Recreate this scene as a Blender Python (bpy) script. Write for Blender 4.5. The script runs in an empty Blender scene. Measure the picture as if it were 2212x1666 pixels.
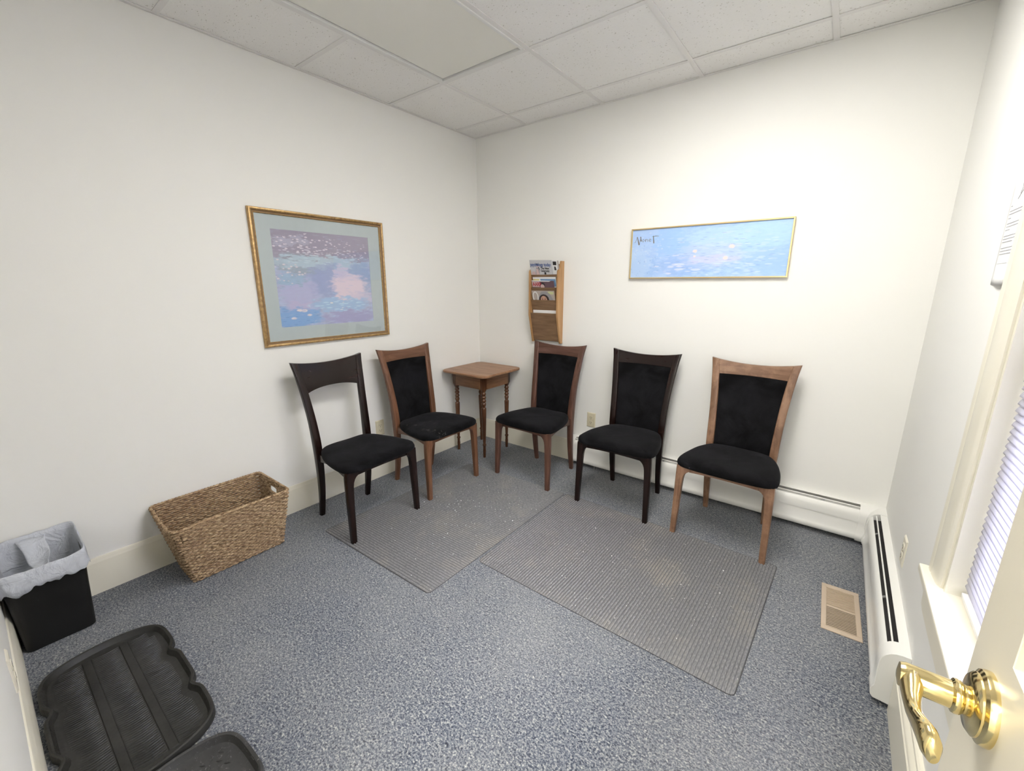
import bpy, math, random
from mathutils import Vector, Matrix, noise
from math import sin, cos, pi, radians

random.seed(7)
scene = bpy.context.scene
COL = scene.collection
W = 2.876      # x of right wall
D = 2.926      # depth (near wall at y = -D)
H = 2.521      # ceiling height

# ------------------------------------------------------------------ camera
cam_d = bpy.data.cameras.new('camera')
cam = bpy.data.objects.new('camera', cam_d)
COL.objects.link(cam)
scene.camera = cam
cam_d.sensor_width = 36.0
cam_d.lens = 917.25 / 2212 * 36.0
cam_d.clip_start = 0.02
cam.location = (2.54284, -2.83588, 1.38245)
cam.rotation_euler = (pi / 2 - 0.2344, 0.0009, 0.6544)

# ------------------------------------------------------------------ world + exposure
world = bpy.data.worlds.new('world')
scene.world = world
world.use_nodes = True
bg = world.node_tree.nodes['Background']
bg.inputs['Color'].default_value = (0.84, 0.88, 1.0, 1)
bg.inputs['Strength'].default_value = 50.0
scene.view_settings.view_transform = 'Standard'
scene.view_settings.look = 'None'
scene.view_settings.gamma = 1.0
scene.view_settings.use_curve_mapping = False
scene.view_settings.exposure = 0.05
CEIL_LAMP = 21.5     # emission of the lit ceiling diffuser
HALL_FILL = 42.0  # emission of the added fill panel in the hall


# ------------------------------------------------------------------ tagging
def tag(o, label=None, cat=None, group=None, kind=None):
    if label: o['label'] = label
    if cat: o['category'] = cat
    if group: o['group'] = group
    if kind: o['kind'] = kind
    return o


def empty(name, loc=(0, 0, 0), rz=0.0, parent=None):
    o = bpy.data.objects.new(name, None)
    COL.objects.link(o)
    o.empty_display_size = 0.05
    o.location = loc
    o.rotation_euler = (0, 0, rz)
    if parent: o.parent = parent
    return o


def copy_tree(o, parent=None):
    c = o.copy()
    COL.objects.link(c)
    if parent: c.parent = parent
    for ch in list(o.children):
        copy_tree(ch, c)
    return c


# ------------------------------------------------------------------ mesh builder
class MB:
    def __init__(s):
        s.v = []; s.f = []; s.m = []

    def box(s, x0, x1, y0, y1, z0, z1, mi=0):
        b = len(s.v)
        s.v += [(x0, y0, z0), (x1, y0, z0), (x1, y1, z0), (x0, y1, z0), (x0, y0, z1), (x1, y0, z1), (x1, y1, z1), (x0, y1, z1)]
        for q in ((0, 3, 2, 1), (4, 5, 6, 7), (0, 1, 5, 4), (1, 2, 6, 5), (2, 3, 7, 6), (3, 0, 4, 7)):
            s.f.append([b + i for i in q]); s.m.append(mi)
        return s

    def loft(s, rings, cap=True, closed=True, mi=0, loop=False):
        b = len(s.v); n = len(rings[0])
        for r in rings: s.v += [tuple(p) for p in r]
        R = len(rings)
        for i in range(R if loop else R - 1):
            for j in range(n if closed else n - 1):
                a = b + i * n + j; c = b + i * n + (j + 1) % n
                i2 = (i + 1) % R
                s.f.append([a, c, b + i2 * n + (j + 1) % n, b + i2 * n + j]); s.m.append(mi)
        if cap and closed and not loop:
            s.f.append([b + j for j in range(n)][::-1]); s.m.append(mi)
            s.f.append([b + (R - 1) * n + j for j in range(n)]); s.m.append(mi)
        return s

    def lathe(s, prof, c=(0, 0, 0), n=20, axis='z', mi=0, cap=True):
        rings = []
        for r, h in prof:
            ring = []
            for k in range(n):
                a = 2 * pi * k / n
                u, w = r * cos(a), r * sin(a)
                if axis == 'z': p = (c[0] + u, c[1] + w, c[2] + h)
                elif axis == 'x': p = (c[0] + h, c[1] + u, c[2] + w)
                else: p = (c[0] + u, c[1] + h, c[2] + w)
                ring.append(p)
            rings.append(ring)
        return s.loft(rings, cap=cap, mi=mi)

    def tube(s, pts, r, n=8, mi=0, loop=False):
        rings = []
        P = [Vector(p) for p in pts]; N = len(P)
        up = None
        for i in range(N):
            if loop: t = (P[(i + 1) % N] - P[i - 1])
            else: t = P[min(i + 1, N - 1)] - P[max(i - 1, 0)]
            t.normalize()
            if up is None:
                up = Vector((0, 0, 1)) if abs(t.z) < .9 else Vector((1, 0, 0))
            a = up - t * up.dot(t); a.normalize(); up = a
            b_ = t.cross(a)
            rr = r[i] if isinstance(r, (list, tuple)) else r
            rings.append([P[i] + (a * cos(2 * pi * k / n) + b_ * sin(2 * pi * k / n)) * rr for k in range(n)])
        return s.loft(rings, cap=not loop, mi=mi, loop=loop)

    def prism(s, poly, axis, a0, a1, mi=0):
        """poly: 2D points; axis x: (y,z), y: (x,z), z: (x,y)"""
        def P(p, a):
            return (a, p[0], p[1]) if axis == 'x' else ((p[0], a, p[1]) if axis == 'y' else (p[0], p[1], a))
        return s.loft([[P(p, a0) for p in poly], [P(p, a1) for p in poly]], mi=mi)

    def grid(s, fn, nu, nv, mi=0):
        b = len(s.v)
        for i in range(nu + 1):
            for j in range(nv + 1):
                s.v.append(tuple(fn(i / nu, j / nv)))
        for i in range(nu):
            for j in range(nv):
                a = b + i * (nv + 1) + j
                s.f.append([a, a + nv + 1, a + nv + 2, a + 1]); s.m.append(mi)
        return s

    def build(s, name, mats, parent=None, smooth=None, bevel=None, loc=None, rot=None, seg=2, solid=None):
        me = bpy.data.meshes.new(name)
        me.from_pydata(s.v, [], s.f)
        if not isinstance(mats, (list, tuple)): mats = [mats]
        for m in mats: me.materials.append(m)
        if len(mats) > 1: me.polygons.foreach_set('material_index', s.m)
        import bmesh
        bm = bmesh.new(); bm.from_mesh(me)
        if solid is None: bmesh.ops.recalc_face_normals(bm, faces=bm.faces)
        bm.to_mesh(me); bm.free()
        if smooth:
            me.polygons.foreach_set('use_smooth', [True] * len(me.polygons))
            if smooth < 180: me.set_sharp_from_angle(angle=radians(smooth))
        me.update()
        o = bpy.data.objects.new(name, me)
        COL.objects.link(o)
        if parent: o.parent = parent
        if loc: o.location = loc
        if rot: o.rotation_euler = rot
        if solid:
            md = o.modifiers.new('Solidify', 'SOLIDIFY'); md.thickness = solid; md.offset = 0
        if bevel:
            md = o.modifiers.new('Bevel', 'BEVEL'); md.width = bevel; md.segments = seg
            md.limit_method = 'ANGLE'; md.angle_limit = radians(40)
            md.harden_normals = False
        return o


def interp(tab, z):
    if z <= tab[0][0]: return tab[0][1]
    for (a, b), (c, d) in zip(tab, tab[1:]):
        if z <= c:
            return b + (d - b) * (z - a) / (c - a)
    return tab[-1][1]


def smoothtab(tab, n):
    """Catmull-Rom resample of a table (t,value)."""
    def f(z):
        ks = [t for t, _ in tab]
        if z <= ks[0]: return tab[0][1]
        if z >= ks[-1]: return tab[-1][1]
        i = max(k for k in range(len(ks)) if ks[k] <= z); i = min(i, len(ks) - 2)
        p1, p2 = tab[i], tab[i + 1]
        p0 = tab[i - 1] if i > 0 else p1
        p3 = tab[i + 2] if i + 2 < len(tab) else p2
        h = p2[0] - p1[0]; t = (z - p1[0]) / h
        m1 = (p2[1] - p0[1]) / max(p2[0] - p0[0], 1e-6) * h
        m2 = (p3[1] - p1[1]) / max(p3[0] - p1[0], 1e-6) * h
        return (2 * t**3 - 3 * t**2 + 1) * p1[1] + (t**3 - 2 * t**2 + t) * m1 + (-2 * t**3 + 3 * t**2) * p2[1] + (t**3 - t**2) * m2
    return f


# ------------------------------------------------------------------ materials
class NT:
    def __init__(s, name):
        s.m = bpy.data.materials.new(name); s.m.use_nodes = True
        s.t = s.m.node_tree; s.b = s.t.nodes['Principled BSDF']; s.out = s.t.nodes['Material Output']
        s.tc = s.t.nodes.new('ShaderNodeTexCoord')

    def n(s, typ, **kw):
        nd = s.t.nodes.new(typ)
        for k, v in kw.items():
            if k in nd.inputs: nd.inputs[k].default_value = v
            else: setattr(nd, k, v)
        return nd

    def l(s, a, b): s.t.links.new(a, b)

    def mapping(s, scale=(1, 1, 1), rot=(0, 0, 0), src='Object', loc=(0, 0, 0)):
        mp = s.n('ShaderNodeMapping'); mp.inputs['Scale'].default_value = scale
        mp.inputs['Rotation'].default_value = rot; mp.inputs['Location'].default_value = loc
        s.l(s.tc.outputs[src], mp.inputs['Vector']); return mp.outputs[0]

    def noise(s, vec, scale, detail=2, rough=.5, dist=0):
        nd = s.n('ShaderNodeTexNoise'); nd.inputs['Scale'].default_value = scale
        nd.inputs['Detail'].default_value = detail; nd.inputs['Roughness'].default_value = rough
        nd.inputs['Distortion'].default_value = dist
        s.l(vec, nd.inputs['Vector']); return nd.outputs['Fac']

    def ramp(s, fac, stops, interp_='LINEAR'):
        r = s.n('ShaderNodeValToRGB'); cr = r.color_ramp; cr.interpolation = interp_
        while len(cr.elements) < len(stops): cr.elements.new(0.5)
        for e, (p, c) in zip(cr.elements, stops):
            e.position = p; e.color = (*c, 1) if len(c) == 3 else c
        s.l(fac, r.inputs[0]); return r.outputs[0]

    def mix(s, fac, a, b, mode='MIX'):
        m = s.n('ShaderNodeMix', data_type='RGBA', blend_type=mode)
        for sock, v in ((m.inputs[0], fac), (m.inputs[6], a), (m.inputs[7], b)):
            if hasattr(v, 'links') or isinstance(v, bpy.types.NodeSocket): s.l(v, sock)
            elif isinstance(v, (int, float)): sock.default_value = v
            else: sock.default_value = (*v, 1)
        return m.outputs[2]

    def math(s, op, a, b=0.0):
        m = s.n('ShaderNodeMath', operation=op)
        for sock, v in zip(m.inputs, (a, b)):
            if isinstance(v, bpy.types.NodeSocket): s.l(v, sock)
            else: sock.default_value = v
        return m.outputs[0]

    def bump(s, h, strength=.3, dist=.002):
        b = s.n('ShaderNodeBump'); b.inputs['Strength'].default_value = strength; b.inputs['Distance'].default_value = dist
        s.l(h, b.inputs['Height']); s.l(b.outputs[0], s.b.inputs['Normal'])

    def set(s, col=None, rough=.5, metal=0, spec=.5, sheen=0):
        if col is not None:
            if isinstance(col, bpy.types.NodeSocket): s.l(col, s.b.inputs['Base Color'])
            else: s.b.inputs['Base Color'].default_value = (*col, 1)
        if isinstance(rough, bpy.types.NodeSocket): s.l(rough, s.b.inputs['Roughness'])
        else: s.b.inputs['Roughness'].default_value = rough
        s.b.inputs['Metallic'].default_value = metal
        s.b.inputs['Specular IOR Level'].default_value = spec
        if sheen:
            s.b.inputs['Sheen Weight'].default_value = sheen
            s.b.inputs['Sheen Roughness'].default_value = .4
        return s.m


def paint(name, col, rough=.6, bump=.08, scale=160, var=.02, spec=.35):
    t = NT(name)
    v = t.mapping()
    n1 = t.noise(v, 1.3, 3)
    c2 = tuple(max(0, c * (1 - var * 2)) for c in col)
    t.set(t.mix(n1, c2, col), rough, spec=spec)
    t.bump(t.noise(v, scale, 3), bump, .001)
    return t.m


def plain(name, col, rough=.5, metal=0, spec=.5):
    t = NT(name)
    v = t.mapping()
    n1 = t.noise(v, 40, 2)
    t.set(t.mix(n1, tuple(c * .92 for c in col), col), rough, metal, spec)
    return t.m


def wood(name, dark, mid, light, axis='z', rough=.35, scale=1.0, spec=.5, wear=0):
    t = NT(name)
    sc = {'x': (1.2, 14, 14), 'y': (14, 1.2, 14), 'z': (14, 14, 1.2)}[axis]
    v = t.mapping(scale=tuple(a * scale for a in sc))
    n1 = t.noise(v, 3.0, 4, .6, .6)
    n2 = t.noise(v, 16, 3, .6)
    c = t.ramp(n1, [(.3, dark), (.52, mid), (.72, light)])
    c = t.mix(t.math('MULTIPLY', n2, .45), c, dark)
    if wear:
        n3 = t.noise(t.mapping(), 9, 4, .7)
        c = t.mix(t.ramp(n3, [(.45, (0, 0, 0)), (.62, (wear,) * 3)]), c, tuple(min(1, x * 1.7) for x in light))
    t.set(c, rough, spec=spec)
    t.bump(n2, .12, .0006)
    return t.m


M = {}
M['wall'] = paint('wall_paint', (.885, .88, .845), .62, .10, 220, .012)
M['trim'] = paint('trim_paint', (.80, .765, .65), .35, .03, 60, .01, .5)
M['door'] = paint('door_paint', (.78, .735, .61), .3, .05, 90, .01, .5)
M['heater'] = paint('heater_enamel', (.82, .815, .78), .32, .02, 40, .01, .5)
M['heater_dark'] = plain('heater_dark', (.018, .016, .016), .6)
M['fin'] = plain('fin_metal', (.30, .30, .30), .4, .6)
M['plenum'] = plain('plenum', (.5, .5, .48), .9)
M['grid'] = paint('ceiling_grid_enamel', (.80, .785, .77), .4, .01, 40, .005)
M['diffuser_off'] = paint('diffuser_unlit', (.82, .81, .75), .35, .25, 300, .01, .5)
M['fixture'] = paint('fixture_enamel', (.78, .78, .76), .35, .01, 40, .005)
M['gapdark'] = plain('gap_dark', (.10, .12, .16), .7)
M['almond'] = plain('almond_plastic', (.70, .64, .47), .35)
M['ivory'] = plain('ivory_plastic', (.80, .76, .64), .35)
M['white_plastic'] = plain('white_plastic', (.82, .82, .80), .35)
M['slot'] = plain('slot_dark', (.05, .04, .03), .6)
M['black_plastic'] = paint('black_plastic', (.010, .010, .010), .42, .15, 350, .1, .35)
M['screw'] = plain('screw_metal', (.55, .5, .4), .35, .9)
M['paper'] = plain('paper_white', (.86, .86, .85), .6)
M['ink'] = plain('ink_grey', (.38, .38, .42), .7)
M['glass_gap'] = None

# emission of the ceiling lamp and of the added hall fill
t = NT('diffuser_lit'); t.b.inputs['Base Color'].default_value = (.9, .9, .85, 1)
t.b.inputs['Emission Color'].default_value = (1.0, .972, .92, 1); t.b.inputs['Emission Strength'].default_value = CEIL_LAMP
M['diffuser_on'] = t.m
t = NT('hall_fill_glow'); t.b.inputs['Emission Color'].default_value = (1.0, .96, .88, 1); t.b.inputs['Emission Strength'].default_value = HALL_FILL
M['hall_fill'] = t.m

# ceiling tile with fissures
t = NT('ceiling_tile')
v = t.mapping(src='Object'); vs = t.mapping(scale=(1, 2.2, 1))
vor = t.n('ShaderNodeTexVoronoi'); vor.inputs['Scale'].default_value = 55; t.l(vs, vor.inputs['Vector'])
n1 = t.noise(v, 38, 4, .7, 1.2)
msk = t.ramp(vor.outputs['Distance'], [(.12, (1, 1, 1)), (.24, (0, 0, 0))])
sel = t.ramp(n1, [(.50, (0, 0, 0)), (.55, (1, 1, 1))])
pit = t.mix(1.0, msk, sel, 'MULTIPLY')
n2 = t.noise(v, 90, 3, .6)
base = t.mix(n2, (.86, .85, .83), (.91, .90, .88))
t.set(t.mix(pit, base, (.50, .47, .42)), .9, spec=.1)
t.bump(t.math('SUBTRACT', t.math('MULTIPLY', n2, .5), pit), .5, .003)
M['tile'] = t.m

# carpet
t = NT('carpet')
v = t.mapping()
vd = t.mapping(scale=(1, 1.6, 1), rot=(0, 0, .5))
n1 = t.noise(v, 170, 3, .7)
n2 = t.noise(vd, 95, 3, .65, .8)
n3 = t.noise(v, 2.2, 4, .6)
n4 = t.noise(v, 420, 2, .6)
blend = t.math('ADD', t.math('MULTIPLY', n1, .55), t.math('MULTIPLY', n2, .45))
c = t.ramp(blend, [(.39, (.018, .021, .032)), (.46, (.075, .090, .125)), (.52, (.170, .184, .205)), (.58, (.30, .305, .30)), (.66, (.56, .55, .51))])
c = t.mix(t.ramp(n3, [(.35, (0, 0, 0)), (.75, (.5, .5, .5))]), c, t.mix(.5, c, (.36, .355, .34)))
t.set(c, .95, spec=.15, sheen=.25)
t.bump(t.math('ADD', blend, t.math('MULTIPLY', n4, .3)), .9, .006)
M['carpet'] = t.m


def rib_mat(name, axis, seed):
    """grey needle-punch mat: broken light/dark streaks along the ribs, sandy dust and white crumbs"""
    t = NT(name)
    v = t.mapping(loc=(seed, seed * 2, 0))
    sc = (22, 110, 1) if axis == 'x' else (110, 22, 1)
    vs = t.mapping(scale=sc, loc=(seed, 0, 0))
    n1 = t.noise(vs, 3.0, 2, .5)
    n2 = t.noise(v, 260, 3, .7)
    n3 = t.noise(v, 3.2, 5, .65)
    c = t.ramp(n1, [(.35, (.105, .108, .118)), (.5, (.175, .178, .188)), (.68, (.26, .26, .26))])
    c = t.mix(t.math('MULTIPLY', n2, .55), c, (.235, .23, .225))
    c = t.mix(t.ramp(n3, [(.5, (0, 0, 0)), (.72, (.55, .55, .55))]), c, (.31, .285, .245))
    vor = t.n('ShaderNodeTexVoronoi'); vor.inputs['Scale'].default_value = 75; t.l(v, vor.inputs['Vector'])
    spk = t.ramp(vor.outputs['Distance'], [(.10, (1, 1, 1)), (.17, (0, 0, 0))])
    n5 = t.noise(v, 3.5, 3, .7)
    rnd = t.n('ShaderNodeSeparateColor'); t.l(vor.outputs['Color'], rnd.inputs[0])
    lim = t.math('LESS_THAN', rnd.outputs[0], t.math('MULTIPLY', t.math('SUBTRACT', n5, .38), .95))
    spk = t.mix(1.0, spk, lim, 'MULTIPLY')
    c = t.mix(spk, c, (.62, .60, .55))
    t.set(c, .92, spec=.15)
    t.bump(n2, .6, .002)
    return t.m


M['mat_x'] = rib_mat('mat_ribs_lengthwise', 'x', 0)
M['mat_y'] = rib_mat('mat_ribs_crosswise', 'y', 3)
M['mat_groove'] = plain('mat_groove_shade', (.115, .116, .122), .95, spec=.1)  # darker grey for the grooves, rib shade put into the colour
M['mat_edge'] = plain('mat_edge_rubber', (.045, .045, .05), .8)

# black velvet
def velvet(name, dust):
    t = NT(name)
    v = t.mapping()
    n1 = t.noise(v, 7, 4, .65, .6)
    n2 = t.noise(v, 300, 2, .6)
    c = t.ramp(n1, [(.40, (.0035, .0035, .004)), (.72, (.013, .013, .015))])
    if dust:
        n3 = t.noise(v, 16, 6, .75, .5)
        n4 = t.noise(v, 4.5, 2, .5)
        f = t.math('MULTIPLY', t.math('SUBTRACT', n4, .48), 4.0)
        c = t.mix(t.math('MULTIPLY', t.ramp(n3, [(.57, (0, 0, 0)), (.72, (dust,) * 3)]), t.math('MAXIMUM', f, 0.0)), c, (.42, .40, .38))
    t.set(c, .92, spec=.08, sheen=.06)
    t.b.inputs['Sheen Tint'].default_value = (.6, .62, .68, 1)
    t.bump(t.math('ADD', n2, n1), .5, .003)
    return t.m


M['velvet'] = velvet('black_velvet', 0)
M['velvet_dusty'] = velvet('black_velvet_with_lint', .5)

WOODS = {
    'espresso': ((.006, .0025, .002), (.013, .0055, .0045), (.024, .010, .008), .20),
    'walnut': ((.085, .036, .017), (.155, .070, .036), (.225, .112, .062), .36),
    'mahogany': ((.055, .022, .014), (.115, .054, .037), (.165, .085, .060), .34),
    'honey': ((.125, .062, .034), (.215, .118, .068), (.31, .185, .115), .36),
}
for k, (a, b, c_, r) in WOODS.items():
    for ax in 'xyz':
        M[k + ax] = wood('%s_wood_%s' % (k, ax), a, b, c_, ax, r, 1.0, .35 if k == 'espresso' else .45, .25 if k == 'honey' else 0)
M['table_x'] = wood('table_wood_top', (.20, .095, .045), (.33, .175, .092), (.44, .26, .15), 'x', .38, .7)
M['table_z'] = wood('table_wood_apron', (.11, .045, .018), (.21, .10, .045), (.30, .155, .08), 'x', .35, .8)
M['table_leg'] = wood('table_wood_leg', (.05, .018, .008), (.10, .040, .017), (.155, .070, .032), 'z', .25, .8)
M['oak_side'] = wood('oak_side', (.36, .19, .075), (.47, .27, .115), (.56, .35, .17), 'z', .42, .8)
M['oak_panel'] = wood('oak_panel', (.15, .085, .042), (.225, .135, .072), (.30, .19, .105), 'x', .5, 1.3)
t = NT('gold_leaf'); v = t.mapping(); n1 = t.noise(v, 60, 4, .7)
t.set(t.ramp(n1, [(.35, (.30, .18, .075)), (.6, (.50, .33, .14)), (.8, (.62, .46, .24))]), .38, .55)
M['gold'] = t.m
M['gold_light'] = plain('gold_metal_light', (.78, .60, .32), .28, .75)
M['gold_dark'] = plain('gold_dark_cove', (.27, .17, .085), .5, .3)
M['matboard'] = plain('matboard_sage', (.53, .60, .61), .55)
M['brass'] = plain('polished_brass', (.88, .72, .36), .13, 1.0)
M['vent'] = paint('vent_tan_enamel', (.52, .42, .32), .4, .05, 80, .06)
M['vent_dark'] = plain('vent_dark', (.035, .025, .018), .8)


def painting_mat(name, x0, x1, z0, z1, axis, regions, strokes, base):
    """soft abstract of dabbed colour; regions: (u, v, ru, rv, colour, strength)"""
    t = NT(name)
    sep = t.n('ShaderNodeSeparateXYZ'); t.l(t.tc.outputs['Object'], sep.inputs[0])
    hor = sep.outputs[1] if axis == 'y' else sep.outputs[0]
    u = t.math('DIVIDE', t.math('SUBTRACT', hor, x0), x1 - x0)
    w = t.math('DIVIDE', t.math('SUBTRACT', sep.outputs[2], z0), z1 - z0)
    vec = t.mapping()
    stretch = (1, 1, 3.2)
    vs = t.mapping(scale=stretch)
    nn = t.n('ShaderNodeTexNoise'); nn.inputs['Scale'].default_value = 14; nn.inputs['Detail'].default_value = 5
    nn.inputs['Roughness'].default_value = .65
    t.l(vs, nn.inputs['Vector'])
    sc = t.n('ShaderNodeSeparateColor'); t.l(nn.outputs['Color'], sc.inputs[0])
    uu = t.math('ADD', u, t.math('MULTIPLY', t.math('SUBTRACT', sc.outputs[0], .5), .30))
    ww = t.math('ADD', w, t.math('MULTIPLY', t.math('SUBTRACT', sc.outputs[1], .5), .30))
    n2 = t.noise(vs, 22, 4, .6)
    c = t.mix(t.ramp(n2, [(.35, (0, 0, 0)), (.65, (1, 1, 1))]), base[0], base[1])
    for (cu, cw, ru, rw, colr, st) in regions:
        du = t.math('DIVIDE', t.math('SUBTRACT', uu, cu), ru)
        dw = t.math('DIVIDE', t.math('SUBTRACT', ww, cw), rw)
        d2 = t.math('ADD', t.math('MULTIPLY', du, du), t.math('MULTIPLY', dw, dw))
        f = t.math('MULTIPLY', t.ramp(d2, [(.45, (1, 1, 1)), (1.0, (0, 0, 0))]), st)
        c = t.mix(f, c, colr)
    for (cu, cw, ru, rw, colr, sx, sz, thr, st) in strokes:
        vv = t.mapping(scale=(sx, sx, sz), loc=(cu * 7, cw * 5, cw * 9))
        vo = t.n('ShaderNodeTexVoronoi'); vo.inputs['Scale'].default_value = 1.0; t.l(vv, vo.inputs['Vector'])
        dab = t.ramp(vo.outputs['Distance'], [(thr, (1, 1, 1)), (thr + .1, (0, 0, 0))])
        du = t.math('DIVIDE', t.math('SUBTRACT', uu, cu), ru)
        dw = t.math('DIVIDE', t.math('SUBTRACT', ww, cw), rw)
        d2 = t.math('ADD', t.math('MULTIPLY', du, du), t.math('MULTIPLY', dw, dw))
        f = t.math('MULTIPLY', t.ramp(d2, [(.6, (1, 1, 1)), (1.0, (0, 0, 0))]), st)
        c = t.mix(t.mix(1.0, dab, f, 'MULTIPLY'), c, colr)
    t.set(c, .5, spec=.4)
    t.bump(n2, .15, .001)
    return t.m


# basket weave fibre
t = NT('seagrass')
v = t.mapping(scale=(1, 1, 3))
n1 = t.noise(v, 60, 4, .7); n2 = t.noise(t.mapping(), 9, 3, .6)
c = t.ramp(n1, [(.32, (.09, .050, .028)), (.45, (.27, .175, .10)), (.55, (.46, .33, .20)), (.70, (.66, .51, .34))])
c = t.mix(t.ramp(n2, [(.45, (0, 0, 0)), (.75, (.45, .45, .45))]), c, (.22, .13, .08))
t.set(c, .75, spec=.25); t.bump(n1, .6, .002)
M['seagrass'] = t.m

# bin liner
t = NT('liner_film')
v = t.mapping(); n1 = t.noise(v, 14, 4, .6, 1.0)
dif = t.n('ShaderNodeBsdfTranslucent'); dif.inputs['Color'].default_value = (.86, .88, .92, 1)
t.set((.76, .79, .85), .3, spec=.5)
t.bump(n1, 1.0, .02)
mx = t.n('ShaderNodeMixShader'); mx.inputs[0].default_value = .35
t.l(t.b.outputs[0], mx.inputs[1]); t.l(dif.outputs[0], mx.inputs[2]); t.l(mx.outputs[0], t.out.inputs[0])
M['liner'] = t.m

# blind slat: diffuse + translucent
t = NT('blind_slat')
dif = t.n('ShaderNodeBsdfTranslucent'); dif.inputs['Color'].default_value = (.86, .85, .95, 1)
t.set((.86, .855, .90), .4)
mx = t.n('ShaderNodeMixShader'); mx.inputs[0].default_value = .45
t.l(t.b.outputs[0], mx.inputs[1]); t.l(dif.outputs[0], mx.inputs[2]); t.l(mx.outputs[0], t.out.inputs[0])
M['slat'] = t.m

# window glass
t = NT('window_glass')
tr = t.n('ShaderNodeBsdfTransparent'); gl = t.n('ShaderNodeBsdfGlossy'); gl.inputs['Roughness'].default_value = .02
fr = t.n('ShaderNodeFresnel'); fr.inputs[0].default_value = 1.45
mx = t.n('ShaderNodeMixShader'); t.l(fr.outputs[0], mx.inputs[0]); t.l(tr.outputs[0], mx.inputs[1]); t.l(gl.outputs[0], mx.inputs[2])
t.l(mx.outputs[0], t.out.inputs[0])
M['glass'] = t.m

# picture glazing
t = NT('picture_glass')
tr = t.n('ShaderNodeBsdfTransparent'); gl = t.n('ShaderNodeBsdfGlossy'); gl.inputs['Roughness'].default_value = .03
fr = t.n('ShaderNodeFresnel'); fr.inputs[0].default_value = 1.45
mx = t.n('ShaderNodeMixShader'); t.l(fr.outputs[0], mx.inputs[0]); t.l(tr.outputs[0], mx.inputs[1]); t.l(gl.outputs[0], mx.inputs[2])
t.l(mx.outputs[0], t.out.inputs[0])
M['picture_glass'] = t.m

# tray rubber
t = NT('tray_rubber'); v = t.mapping(); n1 = t.noise(v, 9, 4, .7); n2 = t.noise(v, 120, 4, .7)
c = t.ramp(n1, [(.35, (.012, .012, .011)), (.7, (.030, .029, .026))])
t.set(c, t.ramp(n2, [(.3, (.38,) * 3), (.7, (.62,) * 3)]), spec=.45); t.bump(n2, .2, .001)
M['tray'] = t.m
t = NT('tray_rubber_dusty'); v = t.mapping(); n1 = t.noise(v, 7, 5, .7); n2 = t.noise(v, 60, 5, .75, 1.5)
c = t.ramp(n1, [(.35, (.022, .022, .022)), (.7, (.05, .05, .05))])
c = t.mix(t.ramp(n2, [(.60, (0, 0, 0)), (.70, (.5, .5, .5))]), c, (.42, .42, .42))
t.set(c, .45, spec=.45); t.bump(n2, .2, .001)
M['tray_dusty'] = t.m


# ================================================================== SETTING
def slab(name, boxes, mat, label, cat, bevel=None):
    mb = MB()
    for b in boxes: mb.box(*b)
    o = mb.build(name, mat, bevel=bevel)
    return tag(o, label, cat, kind='structure')


HY = -4.4   # far side of the hallway behind the camera
slab('floor', [(-.12, W + .15, HY - .1, .12, -.10, 0)], M['carpet'], 'blue grey flecked loop pile carpet covering the whole floor', 'floor')
slab('wall_left', [(-.12, 0, -D, .12, -.1, H + .2)], M['wall'], 'cream painted wall behind the large framed picture', 'wall')
slab('wall_back', [(-.12, W + .15, 0, .12, -.1, H + .2)], M['wall'], 'cream painted wall behind the magazine rack and the wide blue picture', 'wall')
WY0, WY1, WZ0, WZ1 = -2.30, -1.292, .53, 1.98     # window opening
slab('wall_right', [(W, W + .15, WY1, 0, -.1, H + .2), (W, W + .15, -D, WY0, -.1, H + .2),
                    (W, W + .15, WY0, WY1, -.1, WZ0), (W, W + .15, WY0, WY1, WZ1, H + .2)],
     M['wall'], 'pale painted wall on the right around the window', 'wall')
DX0, DX1 = 1.93, 2.735     # door opening
slab('wall_near', [(-.12, DX0, -D - .12, -D, -.1, H + .2), (DX1, W + .15, -D - .12, -D, -.1, H + .2), (DX0, DX1, -D - .12, -D, 2.06, H + .2)],
     M['wall'], 'painted wall edge at the bottom left beside the waste bin', 'wall')
# hallway behind the camera
slab('wall_hall', [(-.12, W + .15, HY - .1, HY, -.1, H + .2), (-.12, 0, HY, -D - .12, -.1, H + .2), (W, W + .15, HY, -D - .12, -.1, H + .2)],
     M['wall'], 'hallway walls behind the camera', 'wall')
slab('ceiling_hall', [(-.12, W + .15, HY, -D - .12, H, H + .1)], M['tile'], 'hallway ceiling behind the camera', 'ceiling')

# ---- suspended ceiling: plenum with tiles and grid rails as pieces
ceil = MB().box(-.12, W + .15, -D - .12, .12, H + .06, H + .2).build('ceiling', M['plenum'])
tag(ceil, 'suspended ceiling of white fissured tiles in a metal grid', 'ceiling', kind='structure')
GX = [0, .5096, 1.1196, 1.7296, 2.3396, W]
GY = [0, -.2348, -.8448, -1.4548, -2.0648, -2.6748, -D]
tile_cache = {}
for i in range(5):
    for j in range(6):
        if i in (1, 3) and j in (2, 3): continue      # light fittings
        x0, x1, y0, y1 = GX[i], GX[i + 1], GY[j + 1], GY[j]
        w_, h_ = round(x1 - x0 - .012, 4), round(y1 - y0 - .012, 4)
        key = (w_, h_)
        if key not in tile_cache:
            o = MB().box(-w_ / 2, w_ / 2, -h_ / 2, h_ / 2, 0, .014).build('ceiling_tile', M['tile'], ceil, bevel=.0015, seg=1)
            tile_cache[key] = o
        else:
            o = tile_cache[key].copy(); COL.objects.link(o)
        o.location = ((x0 + x1) / 2, (y0 + y1) / 2, H + .0035 + random.uniform(-.0006, .0006))
        o.parent = ceil
TW = .0125
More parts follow.
